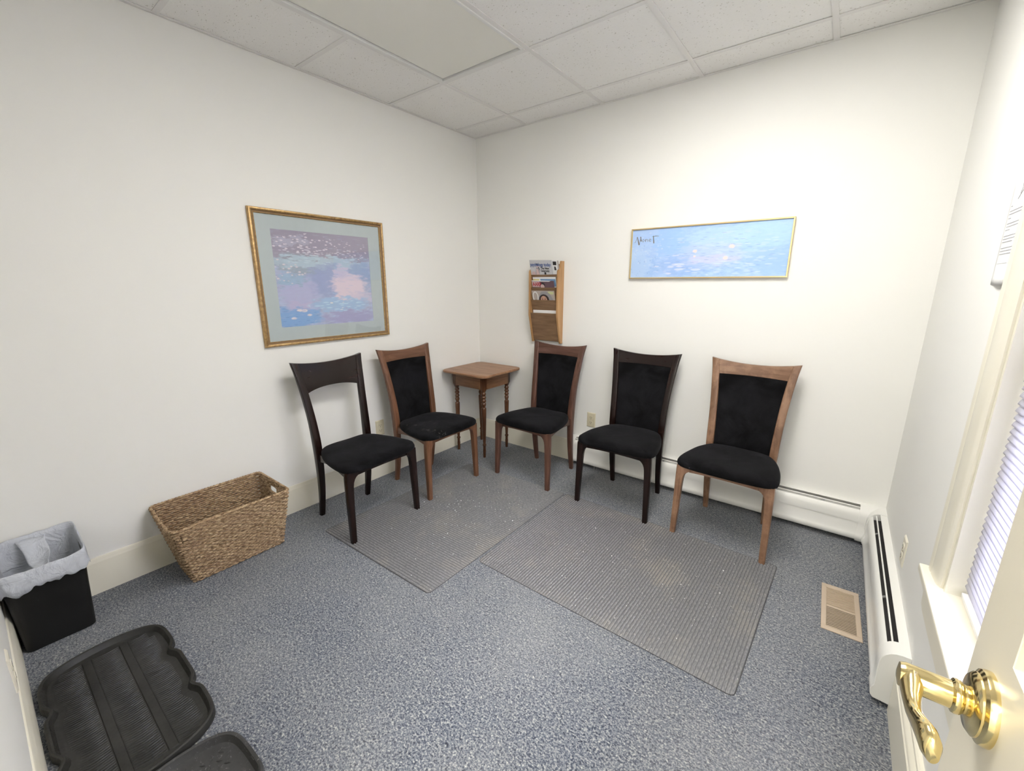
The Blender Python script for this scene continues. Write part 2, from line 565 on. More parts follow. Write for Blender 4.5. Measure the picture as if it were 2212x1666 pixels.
for gx in GX[1:-1]:
    MB().box(gx - TW, gx + TW, -D, 0, H - .0012, H + .0026).box(gx - .002, gx + .002, -D, 0, H + .0026, H + .03).build('grid_rail', M['grid'], ceil)
for k, gy in enumerate(GY[1:-1]):
    for i in range(5):
        if k == 2 and i in (1, 3): continue
        x0, x1 = GX[i] + (TW if i else 0), GX[i + 1] - (TW if i < 4 else 0)
        MB().box(x0, x1, gy - TW, gy + TW, H - .0006, H + .0026).build('grid_rail', M['grid'], ceil)
a = .019
MB().box(0, a, -D, 0, H - .001, H + .002).box(0, .0015, -D, 0, H - .001, H + .02).build('wall_angle', M['grid'], ceil)
MB().box(a, W - a, -a, 0, H - .001, H + .002).build('wall_angle', M['grid'], ceil)
MB().box(W - a, W, -D, 0, H - .001, H + .002).build('wall_angle', M['grid'], ceil)
MB().box(a, W - a, -D, -D + a, H - .001, H + .002).build('wall_angle', M['grid'], ceil)


def ceiling_light(x0, x1, y0, y1, lit, label):
    t = empty('ceiling_light', ((x0 + x1) / 2, (y0 + y1) / 2, H))
    tag(t, label, 'ceiling light', kind=None)
    hx, hy = (x1 - x0) / 2 - TW + .001, (y1 - y0) / 2 - TW + .001
    fw = .017
    m = MB()
    m.box(-hx, hx, hy - fw, hy, -.006, .012); m.box(-hx, hx, -hy, -hy + fw, -.006, .012)
    m.box(-hx, -hx + fw, -hy + fw, hy - fw, -.006, .012); m.box(hx - fw, hx, -hy + fw, hy - fw, -.006, .012)
    m.build('frame', M['fixture'], t, bevel=.002)
    g = .007; ix, iy = hx - fw, hy - fw
    MB().box(-ix, ix, -iy, iy, .010, .05).build('housing', M['gapdark'], t)
    MB().box(-ix + g, ix - g, -iy + g, iy - g, .003, .0098).build('diffuser', M['diffuser_on'] if lit else M['diffuser_off'], t, bevel=.002)
    return t


ceiling_light(GX[1], GX[2], GY[4], GY[2], False, 'unlit rectangular ceiling light with flat beige diffuser, near the left wall')
ceiling_light(GX[3], GX[4], GY[4], GY[2], True, 'lit rectangular ceiling light panel above the middle of the room')
hl = MB().box(2.25, 2.80, -4.2, -3.20, H - .012, H).build('ceiling_light', M['hall_fill'])  # unseen panel added to fill the room with light through the doorway
tag(hl, 'added unseen fill light panel in the hallway behind the camera', 'ceiling light')


# ---- baseboards
def baseboard_profile(h=.172):
    # (depth, z)
    return [(0, 0), (.014, 0), (.014, h - .034), (.0125, h - .030), (.0125, h - .026), (.011, h - .020), (.007, h - .012), (.0065, h - .004), (.004, h), (0, h)]


def baseboard(name, side, a0, a1, label):
    pr = baseboard_profile()
    m = MB()
    if side == 'left': m.prism([(d, z) for d, z in pr], 'y', a0, a1)
    elif side == 'back': m.prism([(-d, z) for d, z in pr], 'x', a0, a1)
    elif side == 'right': m.prism([(W - d * 2.0, z) for d, z in pr], 'y', a0, a1)
    else: m.prism([(-D + d, z) for d, z in pr], 'x', a0, a1)
    return tag(m.build(name, M['trim'], smooth=35), label, 'baseboard', kind='structure')


baseboard('baseboard_left', 'left', -D, 0, 'tall cream moulded baseboard along the left wall')
baseboard('baseboard_back', 'back', .014, .985, 'cream moulded baseboard behind the corner table')
baseboard('baseboard_right', 'right', -D, -1.182, 'cream moulded baseboard on the right wall below the window')
baseboard('baseboard_near', 'near', .014, DX0 - .07, 'cream baseboard at the lower left edge of the picture')

# ---- door frame (behind the camera)
dt = MB()
dt.box(DX0 - .07, DX0, -D - .0, -D + .018, 0, 2.13).box(DX0, DX1, -D, -D + .018, 2.06, 2.13)
dt.box(DX0, DX0 + .02, -D - .12, -D, 0, 2.06).box(DX1 - .003, DX1 + .0, -D - .12, -D, 0, 2.06).box(DX0 + .02, DX1 - .003, -D - .12, -D, 2.04, 2.06)
tag(dt.build('trim_1', M['trim']), 'painted door frame around the doorway beside the camera', 'door frame', kind='structure')

# ================================================================== WINDOW
SZ = .553
win = empty('window_1', (W, (WY0 + WY1) / 2, SZ)); tag(win, 'white framed window on the right wall with deep cream sill', 'window', kind='structure')


def wbuild(m, name, mat, **k):
    o = m.build(name, mat, **k); o.parent = win
    o.matrix_parent_inverse = Matrix.Translation(win.location).inverted()
    return o


CX = W - .019
m = MB()
# moulded side casing: swept profile (y outwards, x depth)
prof = [(0, 0), (0, .013), (.008, .019), (.028, .019), (.034, .016), (.040, .018), (.092, .014), (.100, .011), (.108, .006), (.108, 0)]
m.prism([(W - d, WY1 + .108 - a_) for a_, d in prof], 'z', SZ, WZ1 + .1)
wbuild(m, 'casing', M['trim'], smooth=35)
m = MB(); m.prism([(W - d, WY0 - .108 + a_) for a_, d in prof], 'z', SZ, WZ1 + .1)
wbuild(m, 'casing', M['trim'], smooth=35)
wbuild(MB().box(CX, W, WY0, WY1, WZ1, WZ1 + .1), 'casing', M['trim'], bevel=.003)
wbuild(MB().box(W - .038, W + .12, WY0 - .115, WY1 + .118, SZ - .024, SZ), 'sill', M['trim'], bevel=.004)
wbuild(MB().prism([(WY0 - .1, SZ - .024), (WY1 + .085, SZ - .024), (WY1 + .105, SZ - .06), (WY1 + .09, SZ - .115), (WY1 + .06, SZ - .125), (WY0 - .1, SZ - .125)], 'x', W - .018, W), 'apron', M['trim'], bevel=.003)
wbuild(MB().box(W, W + .13, WY1 - .016, WY1, SZ, WZ1), 'jamb', M['trim'])
wbuild(MB().box(W, W + .13, WY0, WY0 + .016, SZ, WZ1), 'jamb', M['trim'])
wbuild(MB().box(W, W + .13, WY0 + .016, WY1 - .016, WZ1 - .016, WZ1), 'jamb', M['trim'])
a0, a1 = WY0 + .018, WY1 - .018
for z0, z1, xx in ((SZ + .002, 1.27, W + .105), (1.24, WZ1 - .018, W + .125)):
    s_ = MB()
    s_.box(xx - .015, xx + .015, a0, a0 + .045, z0, z1).box(xx - .015, xx + .015, a1 - .045, a1, z0, z1)
    s_.box(xx - .015, xx + .015, a0 + .045, a1 - .045, z0, z0 + .05).box(xx - .015, xx + .015, a0 + .045, a1 - .045, z1 - .04, z1)
    wbuild(s_, 'sash', M['trim'])
    wbuild(MB().box(xx - .002, xx + .002, a0 + .045, a1 - .045, z0 + .05, z1 - .04), 'pane', M['glass'])

# blind hanging inside the window recess
BX = W + .040
bl = empty('window_blind', (BX, (a0 + a1) / 2, WZ1 - .02))
tag(bl, 'white horizontal slat blind lowered and closed over the window', 'blind')
pitch, sw = .0182, .024
y0, y1 = WY0 + .022, WY1 - .020
zt = WZ1 - .05
slat_me = None
nsl = int((zt - SZ - .03) / pitch)
hw = (y1 - y0) / 2
for k in range(nsl):
    z = zt - k * pitch
    if slat_me is None:
        m = MB()
        tilt = radians(58)
        ring = []
        for s2 in range(7):
            q = (s2 / 6 - .5); uu = q * sw; b_ = .0022 * (1 - (2 * q) ** 2)
            # room side edge low
            ring.append((-(uu * cos(tilt)) - b_ * sin(tilt), (uu * sin(tilt)) * -1 * -1 * -1 + b_ * cos(tilt)))
        m.grid(lambda a_, b2: (ring[int(round(a_ * 6))][0], -hw + 2 * hw * b2, ring[int(round(a_ * 6))][1]), 6, 1)
        o = m.build('slat', M['slat'], bl, smooth=180, solid=.0006)
        slat_me = o
    else:
        o = slat_me.copy(); COL.objects.link(o)
    o.location = (random.uniform(-.0006, .0006), 0, z - bl.location.z)
    o.rotation_euler = (random.uniform(-.0012, .0012), random.uniform(-.04, .04), 0)
MB().box(-.014, .014, -hw, hw, -.02, .012).build('head_rail', M['white_plastic'], bl, bevel=.002)
MB().box(-.010, .010, -hw, hw, -.006, .006).build('bottom_rail', M['white_plastic'], bl, bevel=.002, loc=(0, 0, SZ + .012 - bl.location.z))
for yy in (-hw + .12, -.05):
    MB().box(-.0135, -.0128, yy - .001, yy + .001, SZ + .02 - bl.location.z, -.02).build('ladder_cord', M['white_plastic'], bl)


# ================================================================== BASEBOARD HEATERS
HD, HH = .076, .218
hood = [(.053, .1975), (.058, .194), (.065, .185), (.069, .173), (.071, .160), (.071, .132),
        (.0695, .132), (.0695, .160), (.0675, .172), (.0637, .183), (.057, .1915), (.053, .1945)]
frontp = [(.0690, .134), (.0690, .070), (.0735, .062), (.0760, .050), (.0745, .036), (.0700, .030), (.0685, .031), (.0730, .038), (.0742, .050), (.0720, .060), (.0672, .069), (.0672, .134)]
back_top = [(0, .218), (.0275, .2185), (.0275, .2165), (.002, .216), (.002, .02), (0, .02)]
fin1 = [(.0385, .2085), (.0430, .2060), (.0430, .2042), (.0400, .2055), (.0400, .190), (.0385, .190)]
cap_prof = [(0, .2185), (.020, .2195), (.038, .2165), (.050, .2105), (.061, .200), (.069, .186), (.0735, .168), (.074, .134), (.0725, .070), (.077, .062), (.0795, .048), (.077, .032), (.070, .022), (.020, .018), (0, .022)]
inner = [(.003, .188), (.050, .182), (.062, .172), (.066, .03), (.003, .03)]


def heater(name, side, a0, a1, label, slots, cap0, cap1):
    t = empty(name, ((a0 + a1) / 2, -.04, 0) if side == 'back' else (W - .04, (a0 + a1) / 2, 0))
    tag(t, label, 'baseboard heater')
    ox, oy = t.location.x, t.location.y

    def mk(nm, poly, b0, b1, mat, **kw):
        m = MB()
        if side == 'back': m.prism([(-d - oy, z) for d, z in poly], 'x', b0 - ox, b1 - ox)
        else: m.prism([(W - d - ox, z) for d, z in poly], 'y', b0 - oy, b1 - oy)
        return m.build(nm, mat, t, **kw)
    mk('back_panel', back_top, a0, a1, M['heater'])
    mk('element', inner, a0 + .004, a1 - .004, M['heater_dark'])
    mk('top_fin', fin1, a0, a1, M['heater'])
    mk('hood', hood, a0, a1, M['heater'], smooth=35)
    mk('front_panel', frontp, a0, a1, M['heater'], smooth=35)
    n = int((a1 - a0) / .42)
    for k in range(n):
        c = a0 + (k + .6) * (a1 - a0) / n
        mk('bracket', [(.0430, .2035), (.053, .1965), (.053, .192), (.0430, .199)], c, c + .012, M['fin'])
    for c0, c1 in cap0: mk('end_cap', cap_prof, c0, c1, M['heater'], smooth=35, bevel=.0015)
    return t, mk


CB0, CB1 = 2.770, W     # corner cover on the back wall
hb, mkb = heater('baseboard_heater', 'back', .990, CB0 + .01, 'long white baseboard heater with two dark slots behind the dark and light brown chairs', 2, [(.982, 1.03)], None)
hc, mkc = heater('baseboard_heater', 'right', -1.16, -.088, 'white baseboard heater with one dark slot along the right wall by the floor vent', 1, [(-1.180, -1.115)], None)
# corner cover piece joining both runs (belongs to the back run)
mkb('corner_cover', [(d, z + .001) for d, z in cap_prof], CB0, W - .001, M['heater'], smooth=35)
m = MB(); ox, oy = hb.location.x, hb.location.y
m.prism([(W - d - ox, z + .0015) for d, z in cap_prof], 'y', -.104 - oy, -.0005 - oy)
m.build('corner_cover', M['heater'], hb, smooth=35)
# knob hanging low in front of the heater
kn = MB().lathe([(.006, 0), (.017, 0), (.019, -.004), (.019, -.010), (.015, -.013), (.004, -.013)], (0, 0, 0), 20, 'y').build('knob', M['ivory'], hb, smooth=40)
kn.location = (1.352 - ox, -.071 - oy, .098)
pn = MB().box(-.003, .003, -.006, 0, -.03, 0).build('bracket', M['fin'], hb); pn.location = (1.215 - ox, -.078 - oy, .034)


# ================================================================== OUTLETS
def outlet(x, y, z, rz, label, mat=M['almond'], mat2=M['almond']):
    t = empty('wall_outlet', (x, y, z), rz); tag(t, label, 'outlet')
    # local: plate in xz plane facing -y
    m = MB(); w_, h_ = .035, .057
    m.loft([[(-w_, 0, -h_), (w_, 0, -h_), (w_, 0, h_), (-w_, 0, h_)],
            [(-w_, -.002, -h_), (w_, -.002, -h_), (w_, -.002, h_), (-w_, -.002, h_)],
            [(-w_ + .005, -.0055, -h_ + .005), (w_ - .005, -.0055, -h_ + .005), (w_ - .005, -.0055, h_ - .005), (-w_ + .005, -.0055, h_ - .005)]])
    m.build('faceplate', mat, t)
    for s_ in (-1, 1):
        pts = []
        for k in range(20):
            a_ = 2 * pi * k / 20; px, pz = .0165 * cos(a_), .0165 * sin(a_)
            pz = max(-.0135, min(.0135, pz)); pts.append((px, pz + s_ * .0195))
        m = MB(); m.prism(pts, 'y', -.0075, -.005)
        r_ = m.build('receptacle', mat2, t)
        MB().box(-.0075, -.0055, -.0079, -.0070, s_ * .0195 - .003, s_ * .0195 + .006).build('slot', M['slot'], r_)
        MB().box(.0055, .0075, -.0079, -.0070, s_ * .0195 - .003, s_ * .0195 + .006).build('slot', M['slot'], r_)
        MB().lathe([(.0025, -.0079), (.0025, -.0070)], (0, 0, s_ * .0195 - .008), 8, 'y').build('slot', M['slot'], r_)
    MB().lathe([(.003, -.0068), (.003, -.0050)], (0, 0, 0), 10, 'y').build('screw', M['screw'], t)
    return t


outlet(0, -1.098, .37, pi / 2, 'almond wall outlet on the left wall behind the open backed chair')
outlet(1.1325, 0, .369, 0, 'almond wall outlet on the back wall beside the dark brown chair')
outlet(W, -.690, .340, -pi / 2, 'ivory wall outlet on the right wall above the heater', M['ivory'], M['ivory'])
outlet(.748, -D, .274, pi, 'white wall outlet at the lower left edge, above the boot tray', M['ivory'], M['ivory'])

# ================================================================== FLOOR VENT
fv = empty('floor_vent', (2.720, -.722, 0), radians(1.5)); tag(fv, 'tan metal floor vent with narrow slats in the carpet', 'floor vent')
hx, hy = .0685, .168; ix, iy = .050, .143
m = MB()
m.box(-hx, hx, iy, hy, 0, .005); m.box(-hx, hx, -hy, -iy, 0, .005); m.box(-hx, -ix, -iy, iy, 0, .005); m.box(ix, hx, -iy, iy, 0, .005)
m.build('frame', M['vent'], fv, bevel=.002)
MB().box(-ix, ix, -iy, -.003, .0002, .0008).build('opening', M['vent_dark'], fv)
MB().box(-ix, ix, -.003, iy, .0002, .0022).build('damper', M['vent'], fv)
n = 28
s0 = None
for k in range(n):
    yy = -iy + (k + .5) * 2 * iy / n
    if s0 is None:
        s0 = MB().box(-ix, ix, -.0030, .0022, -.0012, .0012).build('slat', M['vent'], fv); o = s0
    else:
        o = s0.copy(); COL.objects.link(o)
    o.location = (0, yy, .0037); o.rotation_euler = (radians(-14), 0, 0)
MB().box(-ix, ix, -.005, .004, .0010, .0051).build('cross_bar', M['vent'], fv)
for sx, sy in ((0, hy - .012), (0, -hy + .012)):
    MB().lathe([(.003, 0), (.003, .0008), (.001, .0014)], (sx, sy, .005), 10).build('screw', M['screw'], fv)


# ================================================================== FLOOR MATS
def ribbed_mat(name, pts, along, pitch, mat, label):
    """pts: corners A(near-left) B(near-right) C(far-right) D(far-left) in world metres"""
    A, B, C_, D_ = [Vector((p[0], p[1], 0)) for p in pts]
    c = (A + B + C_ + D_) / 4
    t = empty(name, (c.x, c.y, 0)); tag(t, label, 'floor mat')
    A, B, C_, D_ = A - c, B - c, C_ - c, D_ - c

    def P(u, v, z):
        p = A.lerp(B, u).lerp(D_.lerp(C_, u), v); return (p.x, p.y, z)
    L = (B - A).length; S = (D_ - A).length
    # thin rubber backing with rounded corners
    r = .022
    ring = []
    for (cu, cv, a0_) in ((r / L, r / S, pi), (1 - r / L, r / S, 1.5 * pi), (1 - r / L, 1 - r / S, 0), (r / L, 1 - r / S, .5 * pi)):
        for k in range(7):
            a_ = a0_ + k * pi / 12
            ring.append((cu + r / L * cos(a_), cv + r / S * sin(a_)))
    MB().loft([[P(u, v, .0005) for u, v in ring], [P(u, v, .0022) for u, v in ring]]).build('backing', M['mat_edge'], t)
    # corrugated pile: one continuous surface
    e = .0016
    n = int((S if along == 'x' else L) / pitch)
    sub = 6; m = MB(); N = n * sub
    segs = 16
    rows = []
    for i in range(N + 1):
        q = i / N; ph = (i % sub) / sub
        z = .0028 + .0058 * (.5 - .5 * cos(2 * pi * ph)) ** .8
        z0 = .0022 if i in (0, N) else z
        row = []
        for j in range(segs + 1):
            w_ = j / segs
            cut = 0
            edge = min(q, 1 - q) * (S if along == 'x' else L)
            if edge < r: cut = r - math.sqrt(max(0, r * r - (r - edge) ** 2))
            if along == 'x':
                u = (e + cut) / L + w_ * (1 - 2 * (e + cut) / L); v = e / S + q * (1 - 2 * e / S)
            else:
                v = (e + cut) / S + w_ * (1 - 2 * (e + cut) / S); u = e / L + q * (1 - 2 * e / L)
            wob = .0006 * noise.noise(Vector((u * 60, v * 60, 1)))
            row.append(P(u, v, .0022 if j in (0, segs) else z0 + wob))
        rows.append(row)
    m.loft(rows, cap=False, closed=False)
    m.m = [1 if (k // segs) % sub == (sub - 1 if along == 'y' else 0) else 0 for k in range(len(m.f))]  # one strip beside each groove gets the painted rib shade
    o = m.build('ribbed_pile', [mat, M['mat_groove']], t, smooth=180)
    o['kind'] = 'stuff'
    # crumbs of plaster and grit
    rr = random.Random(len(label))
    m = MB()
    for k in range(150):
        u = min(.97, max(.03, rr.gauss(.62, .22))); v = min(.97, max(.03, rr.gauss(.52, .2)))
        s_ = rr.uniform(.0008, .0024) * (1.6 if rr.random() < .1 else 1)
        c_ = Vector(P(u, v, .0066 + s_ * .5))
        a_ = rr.uniform(0, pi)
        ring = [c_ + Vector((s_ * cos(a_ + q * pi / 2) * rr.uniform(.7, 1.4), s_ * sin(a_ + q * pi / 2), -s_ * .5)) for q in range(4)]
        top = [c_ + (p - c_) * .5 + Vector((0, 0, s_ * .8)) for p in ring]
        m.loft([ring, top])
    o = m.build('grit', M['paper'], t); o['kind'] = 'stuff'
    return t


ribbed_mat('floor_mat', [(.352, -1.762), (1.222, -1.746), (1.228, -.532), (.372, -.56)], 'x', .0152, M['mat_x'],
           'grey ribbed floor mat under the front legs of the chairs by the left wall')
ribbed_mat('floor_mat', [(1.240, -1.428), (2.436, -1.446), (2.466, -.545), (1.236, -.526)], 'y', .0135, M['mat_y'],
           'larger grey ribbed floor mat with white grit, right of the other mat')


# ================================================================== CHAIRS
outer_x = smoothtab([(0, .176), (.2, .180), (.42, .187), (.5, .189), (.6, .192), (.7, .198), (.8, .207), (.87, .2145), (.92, .2215), (.955, .229)], 0)
inner_x = smoothtab([(0, .149), (.2, .146), (.42, .148), (.5, .149), (.6, .153), (.7, .159), (.8, .167), (.87, .175), (.92, .182), (.955, .190)], 0)
post_y = smoothtab([(0, .224), (.1, .207), (.2, .194), (.3, .186), (.42, .183), (.5, .188), (.6, .199), (.7, .216), (.8, .235), (.87, .250), (.92, .262), (.955, .272)], 0)
post_d = smoothtab([(0, .014), (.3, .018), (.45, .021), (.6, .0175), (.8, .014), (.955, .011)], 0)


def rrect(cx, cy, hx, hy, z, r=.004, zf=None):
    pts = []
    for sx, sy, a0 in ((1, -1, -pi / 2), (1, 1, 0), (-1, 1, pi / 2), (-1, -1, pi)):
        for k in range(3):
            a = a0 + k * pi / 4
            x = cx + sx * (hx - r) + r * cos(a); y = cy + sy * (hy - r) + r * sin(a)
            pts.append((x, y, z if zf is None else zf(x)))
    return pts


def curve_back(x): return .020 * (1 - min(1, (x / .205)) ** 2)


def make_chair(label, wd, open_back, fabric='velvet'):
    t = empty('side_chair'); tag(t, label, 'chair')
    wz, wx, wy = M[wd + 'z'], M[wd + 'x'], M[wd + 'y']
    # rear posts (back legs + stiles), one piece each
    for s in (-1, 1):
        rings = []
        zs = [0, .05, .1, .15, .2, .25, .3, .35, .4, .45, .5, .55, .6, .65, .7, .74, .78, .82, .86, .90, .93, .948]
        for z in zs:
            xo, xi = outer_x(z), inner_x(z)
            cx, hx = s * (xo + xi) / 2, (xo - xi) / 2
            last = z == zs[-1]
            rings.append(rrect(cx, post_y(z), hx, post_d(z), z, .005, (lambda x, s=s: .948 + (abs(x) - .20) * .22) if last else None))
        MB().loft(rings).build('rear_post', wz, t, smooth=50)
    # top rail
    zb = (.790, .812) if open_back else (.862, .865)

    def rail_z(x, k):
        q = min(1, abs(x) / .19)
        lo = zb[1] - (zb[1] - zb[0]) * q ** 2
        if open_back: lo = .792 - .032 * q ** 2.4
        hi = .928 + .018 * q ** 2
        return lo + (hi - lo) * k
    rings = []
    NX = 20
    for i in range(NX + 1):
        u = -1 + 2 * i / NX
        ring = []
        KK = [0, .25, .5, .75, 1]
        for k in KK:
            zq = rail_z(u * .18, k); xi = inner_x(zq) + .002; x = u * xi
            z = rail_z(x, k); ring.append((x, post_y(z) + curve_back(x) - .011 + .001 * (k in (0, 1)), z))
        for k in KK[::-1]:
            zq = rail_z(u * .18, k); xi = inner_x(zq) + .002; x = u * xi
            z = rail_z(x, k); ring.append((x, post_y(z) + curve_back(x) + .010 - .001 * (k in (0, 1)), z))
        rings.append(ring)
    MB().loft(rings).build('top_rail', wx, t, smooth=40, bevel=.002)
    # lower rail
    if not open_back:
        # upholstered back panel
        def panel(side):
            def f(u, v):
                z = .430 + (.8655 - .430) * v
                xi = inner_x(z) + .001; x = (-1 + 2 * u) * xi
                zz = min(z, rail_z(x, 0) + .001) if v == 1 else z
                e = min(u, 1 - u) * 2 * xi; e2 = (1 - v) * .41; e3 = v * .41
                puff = .006 * (1 - math.exp(-e / .012)) * (1 - math.exp(-e2 / .012)) * (1 - math.exp(-e3 / .012))
                wr = .0016 * noise.noise(Vector((x * 9, z * 14, 2.0))) * (1.8 if v < .3 else .6)
                y = post_y(z) + curve_back(x) + (-.008 - puff - wr * (puff > .003) if side < 0 else .009 + puff * .7)
                return (x, y, zz)
            return f
        NU, NV = 24, 30
        m = MB()
        # closed shell: front + back lofted as rings
        rings = []
        for j in range(NV + 1):
            v = j / NV
            ring = [panel(-1)(i / NU, v) for i in range(NU + 1)] + [panel(1)(1 - i / NU, v) for i in range(NU + 1)]
            rings.append(ring)
        m.loft(rings)
        m.build('back_panel', M['velvet'], t, smooth=60)
    # front legs
    for s in (-1, 1):
        rings = []
        prof = [(0, .2395, .2115, -.200, .0145), (.1, .2385, .208, -.197, .016), (.2, .2375, .2045, -.194, .0175), (.28, .2365, .2015, -.192, .0185),
                (.33, .236, .1985, -.191, .019), (.352, .2358, .195, -.191, .019), (.368, .2355, .188, -.191, .019), (.380, .2352, .178, -.191, .019), (.388, .235, .166, -.192, .0185), (.414, .234, .160, -.193, .0175)]
        for z, xo, xi, yc, hd in prof:
            rings.append(rrect(s * (xo + xi) / 2, yc, (xo - xi) / 2, hd, z, .005))
        MB().loft(rings).build('front_leg', wz, t, smooth=50)
    # front apron (arched, bowed forward)
    rings = []
    for i in range(17):
        u = -1 + i / 8; x = u * .168
        lo = .396 - .012 * u ** 2; y = -.203 - .016 * (1 - u * u)
        rings.append([(x, y, lo), (x, y, .416), (x, y + .020, .416), (x, y + .020, lo)])
    MB().loft(rings).build('apron', wx, t, smooth=40)
    # side aprons
    for s in (-1, 1):
        rings = []
        for i in range(9):
            q = i / 8; y = -.176 + q * (.163 + .176); x = s * (.226 - q * (.226 - .176))
            lo = .378 + .014 * math.sin(q * pi) - .010 * q ** 3
            rings.append([(x, y, lo), (x, y, .416), (x - s * .020, y, .416), (x - s * .020, y, lo)])
        MB().loft(rings).build('apron', wy, t, smooth=40)
    rings = [[(x, .172, .380), (x, .172, .416), (x, .190, .416), (x, .190, .380)] for x in (-.150, .150)]
    MB().loft(rings).build('apron', wx, t)

    # seat pad
    def outline(a):
        # a in [0,2pi): superellipse blend of trapezoid
        ca, sa = cos(a), sin(a)
        p = 9.0 if sa < 0 else 6.0
        k = (abs(ca) ** p + abs(sa) ** p) ** (-1 / p)
        ux, uy = ca * k, sa * k           # in [-1,1]^2, uy=-1 front
        y = -.012 + uy * .196 if uy > 0 else -.012 + uy * .206
        tt = (uy + 1) / 2
        halfw = .246 + (.160 - .246) * tt + .022 * math.sin(pi * tt)
        x = ux * halfw
        if uy < 0: y -= .016 * (1 - ux * ux) * (-uy)
        return x, y
    rings = []
    NA = 64
    levels = [(.975, .409), (1.0, .412), (1.010, .422), (1.006, .434), (.990, .4435), (.96, .4495), (.90, .4545), (.80, .4585), (.64, .4615), (.42, .4635), (.2, .4645), (.03, .465)]
    sd = len(label)
    for li, (r_, z) in enumerate(levels):
        ring = []
        for k in range(NA):
            x, y = outline(2 * pi * k / NA)
            x, y = x * r_, -.012 + (y + .012) * r_
            dz = 0
            if li > 3: dz = .004 * noise.noise(Vector((x * 9, y * 9, sd))) - .006 * math.exp(-((x * x + (y - .0) ** 2) / .010))
            ring.append((x, y, z + dz))
        rings.append(ring)
    MB().loft(rings).build('seat', M[fabric], t, smooth=70)
    return t


CH = [  # label, wood, open, fabric, centre, rotation
    ('dark espresso chair with an open back and black seat, nearest the basket', 'espresso', True, 'velvet', (.393, -1.504), 91.2),
    ('medium brown chair with black back and lint on its seat, left of the table', 'walnut', False, 'velvet_dusty', (.367, -.921), 90),
    ('reddish brown chair with black upholstered back, below the magazine rack', 'mahogany', False, 'velvet', (.888, -.368), -1.2),
    ('dark espresso chair with black upholstered back, below the left end of the blue picture', 'espresso', False, 'velvet', (1.560, -.363), .9),
    ('light honey brown chair with black upholstered back, rightmost in the row', 'honey', False, 'velvet', (2.179, -.356), -1.8)]
for lb, wd, ob, fab, (cx, cy), rot in CH:
    c = make_chair(lb, wd, ob, fab)
    c.location = (cx, cy, .0)
    c.rotation_euler = (0, 0, radians(rot))
    c['group'] = 'chairs around the waiting room walls'


# ================================================================== TABLE
tb = empty('side_table', (.236, -.244, 0)); tag(tb, 'small square brown side table with turned legs in the room corner', 'table')
ring = []
hx, hy = .236, .244; r = .055
for sx, sy, a0 in ((1, -1, -pi / 2), (1, 1, 0), (-1, 1, pi / 2), (-1, -1, pi)):
    for k in range(8):
        a = a0 + k * pi / 14
        # rounded corner with small notches either side
        ring.append((sx * (hx - r) + r * cos(a), sy * (hy - r) + r * sin(a)))
MB().loft([[(x * .985 + .012, y * .985 - .012, .686) for x, y in ring], [(x + .012, y - .012, .690) for x, y in ring], [(x + .012, y - .012, .701) for x, y in ring], [(x * .985 + .012, y * .985 - .012, .705) for x, y in ring]]).build('tabletop', M['table_x'], tb, smooth=45)
ap = .168
for s in (-1, 1):
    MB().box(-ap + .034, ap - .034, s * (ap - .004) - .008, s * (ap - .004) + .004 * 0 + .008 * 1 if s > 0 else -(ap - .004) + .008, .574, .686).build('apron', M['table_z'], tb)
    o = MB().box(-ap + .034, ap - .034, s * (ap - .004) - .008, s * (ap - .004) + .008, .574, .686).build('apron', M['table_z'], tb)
    o.rotation_euler = (0, 0, pi / 2)
prof = [(.0195, .560), (.0165, .556), (.0125, .549), (.0165, .542), (.019, .534), (.0165, .526), (.012, .519), (.0175, .513), (.0195, .506), (.0175, .499), (.012, .493),
        (.0165, .487), (.0195, .479), (.0165, .471), (.012, .465), (.0175, .458), (.0185, .450), (.0165, .440), (.0135, .431), (.013, .426), (.0185, .421), (.0195, .412),
        (.0185, .36), (.0165, .28), (.0140, .20), (.0115, .135), (.0100, .120), (.0145, .113), (.0155, .107), (.0145, .101), (.0095, .096), (.0125, .090), (.0105, .083), (.0125, .060), (.0110, .02), (.0100, 0)]
for sx in (-1, 1):
    for sy in (-1, 1):
        m = MB()
        tx, ty = sx * (ap - .021), sy * (ap - .021)
        fx, fy = sx * .146, sy * .146
        m.loft([rrect(tx, ty, .0215, .0215, .686, .002), rrect(tx, ty, .0215, .0215, .585, .002), rrect(tx, ty, .0175, .0175, .566, .008), rrect(tx, ty, .016, .016, .556, .012)])
        rings = []
        for r_, z in prof:
            q = z / .56; cx, cy = fx + (tx - fx) * q, fy + (ty - fy) * q
            rings.append([(cx + r_ * cos(2 * pi * k / 16), cy + r_ * sin(2 * pi * k / 16), z) for k in range(16)])
        m.loft(rings)
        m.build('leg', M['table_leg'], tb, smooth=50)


# ================================================================== PICTURES
def moulding(hw, hh, prof, name, mat, parent):
    """picture frame: local x right, z up, facing -y; prof = (inset, out)"""
    m = MB()
    rings = []
    for (sx, sz) in ((-1, -1), (1, -1), (1, 1), (-1, 1)):
        rings.append([(sx * (hw - i), -o_, sz * (hh - i)) for i, o_ in prof])
    m.loft(rings, loop=True, cap=False)
    return m.build(name, mat, parent, smooth=30)


